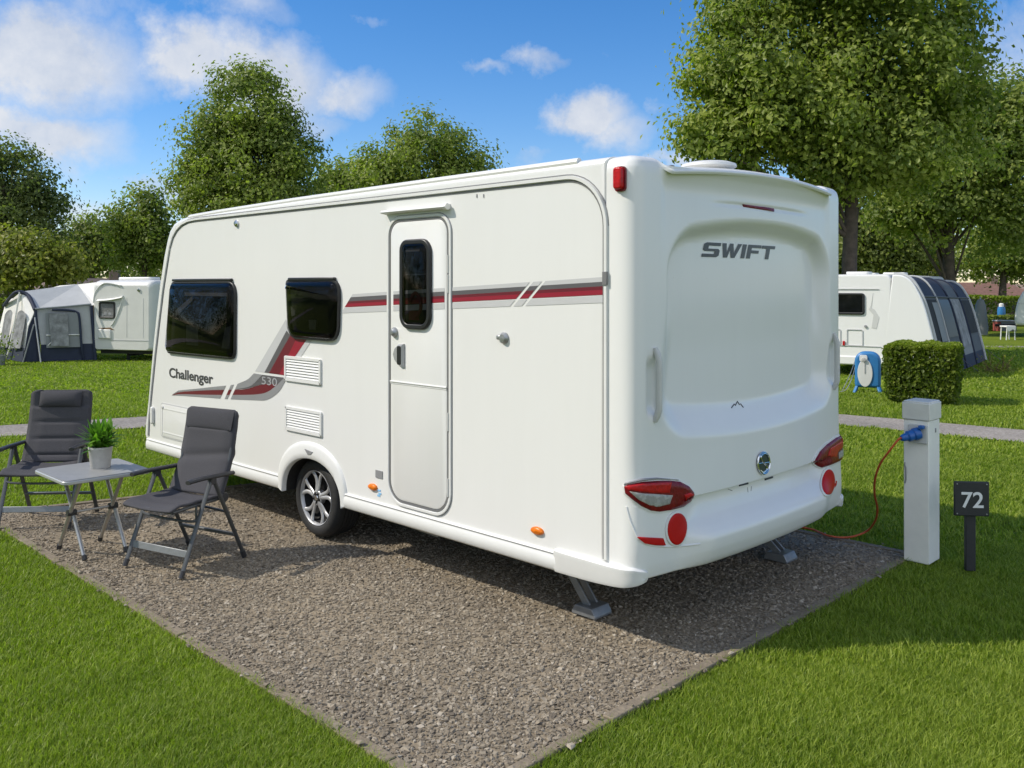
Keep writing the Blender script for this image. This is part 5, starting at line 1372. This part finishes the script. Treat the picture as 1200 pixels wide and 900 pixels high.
mb = MB(); mb.box((1.1, -.045, .62), (2., .03, .02)); mb.box((1.9, -.045, 1.3), (.012, .02, 1.2)); mb.box((1.3, -.045, 1.3), (.012, .02, 1.2)); mb.build('panel_joint', M['gr_l'], LC)
mb = MB(); mb.prism([(.25, .98), (.7, 1.0), (.85, .92), (.45, .94)], 'y', -.04, -.055); mb.build('bird_decal', M['twig'], LC)
mb = MB(); mb.box((.5, -.07, .80), (.45, .05, .28)); mb.build('corner_pod', M['white2'], LC, bev=.02)
mb = MB(); mb.lathe([(.05, 0), (.05, .03), (0, .035)], (1.75, -.05, hL - .30), (0, -1, 0), 14); mb.build('awning_lamp', M['chrome'], LC)
mb = MB(); mb.box((1.1, .3, .26), (1.8, .4, .12)); mb.build('bumper', M['dark'], LC)
mb = MB()
for x in (.14, 2.06): mb.lathe([(.0, -.09), (.20, -.09), (.29, -.07), (.30, 0), (.29, .07), (.20, .09), (0, .09)], (x, 2.8, .30), (1, 0, 0), 24)
mb.build('wheel', M['rubber'], LC)
mb = MB(); mb.box((1.1, .6, .16), (.12, .5, .08)); mb.box((1.1, .25, .10), (.06, .06, .2)); mb.build('jockey_stand', M['dark'], LC)
for x, y in ((.55, 1.1), (1.3, .8)):
    mb = MB(); mb.prism(rrect(x - .38, x + .38, y - .25, y + .25, .1, 4), 'z', hL - .01, hL + .10); mb.build('roof_vent', M['white2'], LC, bev=.03)
# awning with a gabled front of two tall windows
AL = empty('awning', (at(48, 27.2), 27.2, zl), 0, 'navy and pale grey frame awning with curtained windows at the far left', 'awning')
ao = (at(48, 27.2), 27.2, zl)
def A(px, py, Y): return PW(px, Y, zy(py, Y)) - Vector(ao)
def quad(name, pts, m, thick=.02, parent=None, cuts=0):
    mb = MB(); mb.add([tuple(p) for p in pts], [tuple(range(len(pts)))]); o = mb.build(name, m, parent or AL, smooth=0, fix=False)
    s = o.modifiers.new('thickness', 'SOLIDIFY'); s.thickness = thick; s.offset = 0; return o
zb = 0.
def B(px, Y, z): return PW(px, Y, zl + z) - Vector(ao)
P0, P1, P2, P3 = (-9, 28.8), (27, 27.0), (48, 27.2), (113, 27.8)
e0 = A(6, 358, 28.8); e1 = A(42.5, 363, 27.25); e3 = A(108, 358, 27.8); apex = A(25, 342, 27.6); rg3 = A(91, 333.5, 28.6); e5 = A(98, 340, 29.5)
mud = .50
quad('roof_panel', [rg3, A(113, 331, 28.3), A(113, 357, 27.95), e3], M['whitec'])
quad('roof_panel', [apex, e1, A(75, 360.5, 27.5), e3, rg3], M['greyc'])
quad('roof_panel', [apex, rg3, A(70, 335, 31), A(8, 352, 30.5), e0], M['whitec'])
quad('side_wall', [B(48, 27.2, mud), B(112, 27.8, mud), e3, A(75, 360.5, 27.5), e1], M['greyc'])
quad('mud_wall', [B(48, 27.2, 0), B(113, 27.8, 0), B(112, 27.8, mud), B(47.8, 27.2, mud)], M['navy'])
quad('corner_panel', [B(27, 27.0, 0), B(48, 27.2, 0), e1 + Vector((-.01, 0, -.02)), B(33, 27.1, 1.0)], M['navy'])
quad('front_wall', [B(-9, 28.8, 0), B(27, 27.0, 0), B(33, 27.1, 1.05), e1 + Vector((-.02, .0, 0)), apex, e0], M['whitec'])
quad('front_mud_wall', [B(-9, 28.74, 0), B(27, 26.95, 0), B(28.2, 26.97, .42), B(-8, 28.76, .42)], M['navy'])
def lerp2(bl, br, tr, tl, u, v): return (bl * (1 - u) + br * u) * (1 - v) + (tl * (1 - u) + tr * u) * v
# side window
def pane(name, q, m, dx, parent=None, arch_=0.):
    bl, br, tr, tl = q; P = [[lerp2(bl, br, tr, tl, u / 8, v / 8 * (1 - arch_ * abs(u / 4 - 1) ** 2.5)) + Vector(dx) for v in range(9)] for u in range(9)]
    mb = MB(); mb.grid(P); return mb.build(name, m, parent or AL, fix=False)
sw = [A(55, 407.5, 27.2), A(96, 406.5, 27.6), A(94.5, 366, 27.6), A(54, 366.5, 27.2)]
f_ = pane('side_window', sw, M['greym'], (.0, -.03, 0)); pane('curtain', [A(61, 405.5, 27.2), A(82, 405.5, 27.4), A(80, 367, 27.4), A(58, 367, 27.2)], M['curt'], (0, -.045, 0), f_)
mb = MB(); mb.tube([sw[0] + Vector((0, -.05, .38)), sw[1] + Vector((0, -.05, .38))], .015, 6); mb.tube([A(57, 405, 27.2) + Vector((0, -.05, 0)), A(68, 394, 27.3) + Vector((0, -.05, 0))], .012, 6); mb.build('glazing_rail', M['whitec'], f_)
pts = [B(99, 27.7, 0), A(96.5, 406, 27.6), A(94, 372, 27.6), A(90, 365.5, 27.6), A(80, 363.5, 27.5), A(62, 363, 27.3)]
mb = MB(); mb.tube(spl([tuple(p + Vector((0, -.05, 0))) for p in pts], 5), .035, 8); mb.build('door_zip', M['navy'], AL)
for q in ([A(3, 406, 28.2), A(13, 407, 27.7), A(20, 362, 27.7), A(11, 364, 28.1)], [A(17, 407.5, 27.5), A(28, 408, 27.1), A(35.5, 366, 27.3), A(26, 362, 27.5)]):
    pane('front_window', q, M['curt'], (-.05, -.12, 0), None, .10)
def pole(a, b, r, m, nm='pole'):
    mb = MB(); mb.tube(spl([tuple(p) for p in a], 4) if len(a) > 2 else [tuple(p) for p in a], r, 8); mb.build(nm, m, AL)
o_ = Vector((0, -.06, 0))
pole([e1 + o_, B(48, 27.2, 0) + o_], 0, .045, M['navy']); pole([e3 + o_, B(113, 27.8, 0) + o_], 0, .05, M['navy'])
pole([e0 + o_, apex + o_ + Vector((-.25, .1, -.05)), apex + o_], 0, .05, M['navy']); pole([apex + o_, apex + o_ + Vector((.25, 0, -.12)), e1 + o_], 0, .06, M['navy'])
pole([apex + o_ * 1.5, A(14, 405, 27.6) + o_ * 1.5, B(8, 27.8, 0) + o_ * 2], 0, .03, M['whitec'])
pole([B(27, 26.9, 0), A(41, 380, 27.1) + o_ ], 0, .02, M['greym'], 'guy_rope'); pole([B(50, 27.0, 0) + Vector((.05, -.2, 0)), A(42, 372, 27.2) + o_], 0, .02, M['greyc'], 'guy_rope')
pole([A(42.5, 362, 27.2) + o_, A(75, 359.5, 27.45) + o_, A(108, 356.5, 27.75) + o_], 0, .03, M['greym'], 'valance')
# far right caravan
zf = zgf(20, 36)
FX = at(1189, 36)
FC = empty('touring_caravan', (FX + .22, 36, zf), R(-42), 'small white caravan nose cut off by the right edge of the view', 'caravan', 'touring caravans on the site')
mb = MB(); pf = [(0.05, .42), (.0, .62), (.02, .95), (.12, 1.4), (.28, 1.72), (.45, 1.88), (.7, 1.96), (4.5, 2.0), (4.6, .42)]
pf = [(p[0], p[1]) for p in pf]
rounded_extrude(mb, [(p[0] - 5, p[1]) for p in pf], -1., 1., .12, 4); mb.v = [(x + 5, y, z) for x, y, z in mb.v]; fb_ = mb.build('body', M['white'], FC, smooth=40)
for p_ in fb_.data.polygons:
    if len(p_.vertices) > 6: p_.use_smooth = False
mb = MB(); mb.box((2.2, -1.005, 1.28), (4.1, .01, .012)); mb.build('panel_joint', M['gr_l'], FC)
mb = MB(); mb.prism(rrect(1.0, 2.2, 1.35, 1.8, .06, 4), 'y', -1.0, -1.03); mb.build('window', M['black'], FC)
mb = MB()
for y in (-.9, .9): mb.lathe([(.0, -.09), (.20, -.09), (.29, -.07), (.30, 0), (.29, .07), (.20, .09), (0, .09)], (1.9, y, .30), (0, 1, 0), 24)
mb.tube([(.2, 0, .4), (-.9, 0, .38)], .05, 8); mb.box((.5, 0, .3), (.3, .5, .25)); mb.build('running_gear', M['dark'], FC)
# small things in front of it
def small(name, px, Y, label, cat, rz=0.):
    X = at(px, Y); return empty(name, (X, Y, zgf(X, Y) - .03), rz, label, cat)
t = small('folding_stool', 1181, 33.5, 'small white draped camp table beside the far right caravan', 'table', R(10))
mb = MB(); mb.box((0, 0, .50), (.38, .36, .05)); mb.prism([(-.19, .50), (.19, .50), (.17, .34), (.07, .40), (-.08, .32), (-.19, .36)], 'y', -.187, -.181); mb.build('table_top', M['whitec'], t, bev=.01)
for x in (-.165, .165):
    for y in (-.15, .15): mb = MB(); mb.tube([(x * .9, y, .48), (x * 1.1, y, 0)], .02, 8); mb.build('leg', M['white2'], t)
t = small('storage_box', 1177, 38, 'grey storage box with a red end panel beyond the white camp table', 'box', R(-6))
mb = MB(); mb.box((.08, 0, .30), (.62, .5, .42)); mb.build('box_body', M['greybox'], t, bev=.02)
mb = MB(); mb.box((-.30, 0, .30), (.14, .48, .40)); mb.build('end_panel', M['redbox'], t, bev=.015)
mb = MB(); mb.box((0, 0, .53), (.78, .54, .05)); mb.build('lid', M['pot'], t, bev=.015)
t = small('water_barrel', 1173.5, 41, 'small blue and white water butt in front of the far right hedge', 'barrel')
mb = MB(); mb.lathe([(.0, .1), (.14, .1), (.17, .2), (.17, .55), (.14, .70), (.0, .70)], (0, 0, .35), (0, 0, 1), 20); mb.build('barrel', M['blue2'], t)
mb = MB(); mb.box((0, 0, .22), (.3, .3, .44)); mb.build('stand', M['greybox'], t, bev=.01)
mb = MB(); mb.lathe([(.10, 0), (.10, .12), (.05, .16), (0, .16)], (0, 0, 1.05), (0, 0, 1), 16); mb.build('cap', M['whitec'], t)
t = small('covered_parasol', 1149, 37, 'grey covered upright bundle beside the dark grey awning', 'parasol')
mb = MB(); mb.lathe([(.0, 0), (.26, 0), (.30, .3), (.24, .8), (.20, 1.2), (.12, 1.42), (0, 1.46)], (0, 0, 0), (0, 0, 1), 14); mb.build('cover', M['greym'], t)
mb = MB(); mb.tube([(0, 0, 1.44), (0, 0, 1.55)], .03, 8); mb.build('pole', M['galv'], t)
# dead plant and tufts on the lawn at the right
t = small('dry_plant', 1168, 20.5, 'straggly dry brown plant on the lawn right of the clipped shrub', 'plant')
rg = np.random.default_rng(91); mb = MB(); C = []
for k in range(26):
    a = rg.uniform(0, 6.28); el = rg.uniform(.3, 1.4); L = rg.uniform(.2, .55); b = np.array([rg.normal() * .14, rg.normal() * .1, 0]); e = b + L * np.array([math.cos(a) * math.cos(el), math.sin(a) * math.cos(el), math.sin(el)])
    mb.tube([tuple(b), tuple((b + e) / 2 + rg.normal(size=3) * .03), tuple(e)], [.009, .007, .004], 5)
    for q in range(7): C.append(b + (e - b) * rg.uniform(.3, 1) + rg.normal(size=3) * .04)
for q in range(160): C.append(np.array([rg.normal() * .42, rg.normal() * .2, abs(rg.normal()) * .06]))
mb.build('stems', M['twig'], t); V, Fc = leaves(np.array(C), np.array([0, 0, .5]), .07, rg, .5, .2); np_mesh('foliage', V, Fc, M['leaf_yel'], np.repeat(rg.uniform(.2, 1, len(C)), 4), t)
t = small('leafy_plant', -1, 26.2, 'small leafy plant at the left edge in front of the blue and grey awning', 'plant')
C = rg.normal(size=(260, 3)) * np.array([.22, .2, .24]) + np.array([0, 0, .5]); V, Fc = leaves(C, np.array([0, 0, .5]), .10, rg, .5, .2); np_mesh('foliage', V, Fc, M['leaf_hedge'], np.repeat(rg.uniform(.1, .9, len(C)), 4), t)
mb = MB(); mb.lathe([(0, 0), (.14, 0), (.18, .28), (.16, .28), (0, .25)], (0, 0, 0), (0, 0, 1), 16); mb.build('pot', M['greybox'], t)
# houses behind
def house(name, px, Y, rz, w, d, eave, ridge, rm, label):
    X = at(px, Y); t = empty(name, (X, Y, zgf(X, Y) - .05), rz, label, 'house')
    mb = MB(); mb.prism([(-d / 2, 0), (d / 2, 0), (d / 2, eave), (0, ridge - .12), (-d / 2, eave)], 'x', -w / 2, w / 2); mb.build('wall', M['brick'], t)
    mb = MB()
    for s in (-1, 1): mb.add([(-w / 2 - .3, s * (d / 2 + .35), eave - .15), (w / 2 + .3, s * (d / 2 + .35), eave - .15), (w / 2 - 1.1, 0, ridge), (-w / 2 + 1.1, 0, ridge)], [(0, 1, 2, 3)])
    for s in (-1, 1): mb.add([(s * (w / 2 + .3), -d / 2 - .35, eave - .15), (s * (w / 2 + .3), d / 2 + .35, eave - .15), (s * (w / 2 - 1.1), 0, ridge)], [(0, 1, 2)])
    r_ = mb.build('roof', rm, t, smooth=0)
    mb = MB(); mb.box((w * .12, 0, ridge + .1), (.5, .5, .7)); mb.build('chimney', M['brick'], r_, bev=.02)
    for x in (-w * .25, w * .25):
        mb = MB(); mb.box((x, -d / 2 - .01, eave * .55), (1.1, .05, .9)); mb.build('window', M['black'], t)
    return t
house('house', 1152, 62, R(-4), 5.4, 4.5, 1.25, 2.25, M['tile'], 'low house with a red tiled roof behind the far right hedge')
house('house', 118, 52, R(6), 6.6, 5, 1.7, 2.75, M['tile_d'], 'low house with a dark brown roof behind the pale left caravan')

# ------------------------------------------------------------------ camera, light, sky
cam = bpy.data.cameras.new('camera'); co_ = bpy.data.objects.new('camera', cam); COL.objects.link(co_)
co_.location = (0, 0, H); co_.rotation_euler = (R(90), 0, 0)
cam.sensor_fit = 'HORIZONTAL'; cam.sensor_width = 36; cam.lens = 36 * F / 1200; cam.shift_y = -(450 - YH) / 1200; cam.clip_end = 3000; cam.clip_start = .05
sc.camera = co_
EL = 43.0; SUNV = Vector((-math.cos(R(EL)) * .999, -.06, math.sin(R(EL)))).normalized()
sun = bpy.data.lights.new('sun', 'SUN'); sun.energy = 3.5; sun.angle = R(.5); sun.color = (1., .93, .82)
so_ = bpy.data.objects.new('sun', sun); COL.objects.link(so_); so_.rotation_euler = SUNV.to_track_quat('Z', 'Y').to_euler()
w = bpy.data.worlds.new('World'); sc.world = w; w.use_nodes = True; n = w.node_tree; bg = n.nodes['Background']
sky = n.nodes.new('ShaderNodeTexSky'); sky.sky_type = 'NISHITA'; sky.sun_disc = False; sky.sun_elevation = R(EL)
sky.sun_rotation = math.atan2(SUNV.x, SUNV.y); sky.air_density = 1.0; sky.dust_density = .1; sky.ozone_density = 3.5; sky.altitude = 100
hs = n.nodes.new('ShaderNodeHueSaturation'); hs.inputs['Saturation'].default_value = 1.32; hs.inputs['Value'].default_value = .80
n.links.new(sky.outputs[0], hs.inputs['Color'])
tc = n.nodes.new('ShaderNodeTexCoord')
def vm(op, a, b=None):
    k = n.nodes.new('ShaderNodeVectorMath'); k.operation = op
    n.links.new(a, k.inputs[0])
    if b is not None:
        if hasattr(b, 'is_output'): n.links.new(b, k.inputs[1])
        else: k.inputs[1].default_value = b
    return k
def mth(op, a, b=None, c=None, clamp=False):
    k = n.nodes.new('ShaderNodeMath'); k.operation = op; k.use_clamp = clamp
    for i, v in enumerate((a, b, c)):
        if v is None: continue
        if hasattr(v, 'is_output'): n.links.new(v, k.inputs[i])
        else: k.inputs[i].default_value = v
    return k.outputs[0]
D = tc.outputs['Generated']
n1 = noise(n, 5.5, 7, .62, vec=D); n2 = noise(n, 15, 8, .62, vec=D)
wn = vm('SUBTRACT', n1.outputs['Color'], (.5, .5, .5)); ws = vm('SCALE', wn.outputs[0]); ws.inputs['Scale'].default_value = .10
wn2 = vm('SUBTRACT', n2.outputs['Color'], (.5, .5, .5)); ws2 = vm('SCALE', wn2.outputs[0]); ws2.inputs['Scale'].default_value = .065
Dw = vm('ADD', vm('ADD', D, ws.outputs[0]).outputs[0], ws2.outputs[0]).outputs[0]
blobs = [(45, 72, 92, 50, 1.), (108, 85, 38, 30, .8), (50, 154, 78, 32, .95), (100, 240, 55, 24, .5), (232, 76, 58, 36, .95), (310, 95, 75, 48, 1.), (395, 110, 50, 26, .75), (350, 145, 55, 22, .6), (190, 208, 42, 17, .8), (300, 15, 52, 24, .45), (90, 12, 70, 18, .4), (445, 28, 26, 10, .25), (565, 72, 34, 12, .45), (618, 60, 30, 19, .6), (690, 132, 52, 27, 1.), (725, 150, 50, 28, .7), (775, 118, 26, 16, .4), (795, 185, 46, 14, .7), (608, 188, 52, 13, .35), (702, 74, 22, 9, .25), (1195, 50, 55, 75, .55), (1190, 110, 40, 40, .45), (-150, 120, 130, 60, .9), (-320, 40, 150, 60, .8), (1500, 100, 160, 60, .8), (1380, 20, 90, 40, .6), (480, -180, 160, 60, .8), (150, -220, 160, 70, .8), (900, -260, 200, 60, .7)]
tot_ = None
for (px, py, rx, ry, s) in blobs:
    d0 = Vector(ray(px, py)).normalized()
    v = vm('SUBTRACT', Dw, tuple(d0)); v2 = vm('MULTIPLY', v.outputs[0], (F / rx, F / max(rx, 60) * .9, F / ry)); ln = vm('LENGTH', v2.outputs[0]).outputs['Value']
    q = mth('MULTIPLY', ln, ln); g = mth('MULTIPLY', mth('POWER', 2.718, mth('MULTIPLY', q, -.9)), s)
    tot_ = g if tot_ is None else mth('MAXIMUM', tot_, g)
sx = n.nodes.new('ShaderNodeSeparateXYZ'); n.links.new(D, sx.inputs[0])
n3 = noise(n, 2.3, 6, .6, vec=D)
back = mth('MULTIPLY', mth('MULTIPLY', mth('SUBTRACT', n3.outputs[0], .40), 6, clamp=True), mth('MULTIPLY', mth('MULTIPLY', sx.outputs[1], -2.5), 1, clamp=True))  # unseen clouds behind the camera, added as neutral fill light
tot_ = mth('MAXIMUM', tot_, back)
dens = mth('MULTIPLY', mth('SUBTRACT', mth('ADD', tot_, mth('MULTIPLY', mth('SUBTRACT', n2.outputs[0], .5), .85)), .22), 1.75, clamp=True)
dens = mth('MULTIPLY', dens, .93)
ccol = ramp(n, mth('ADD', mth('MULTIPLY', n1.outputs[0], .45), mth('MULTIPLY', n2.outputs[0], .55)), [(.36, (2.55, 2.95, 3.7)), (.60, (4.1, 4.2, 4.4))])
bm_ = mth('ADD', 1.0, mth('MULTIPLY', mth('MULTIPLY', sx.outputs[1], -2.0, clamp=True), .9))  # extra brightness for the added rear clouds, to strengthen the fill
ccs = vm('SCALE', ccol); n.links.new(bm_, ccs.inputs['Scale']); ccol = ccs.outputs[0]
n.links.new(mix_rgb(n, dens, mix_rgb(n, 1., hs.outputs[0], (1.0, .925, 1.0), 'MULTIPLY'), ccol), bg.inputs['Color']); bg.inputs['Strength'].default_value = .15
sc.view_settings.view_transform = 'Standard'; sc.view_settings.look = 'None'; sc.view_settings.exposure = .38; sc.view_settings.gamma = 1.0; sc.view_settings.use_curve_mapping = False
sc.cycles.use_denoising = True
sc.cycles.max_bounces = 8; sc.cycles.transparent_max_bounces = 8
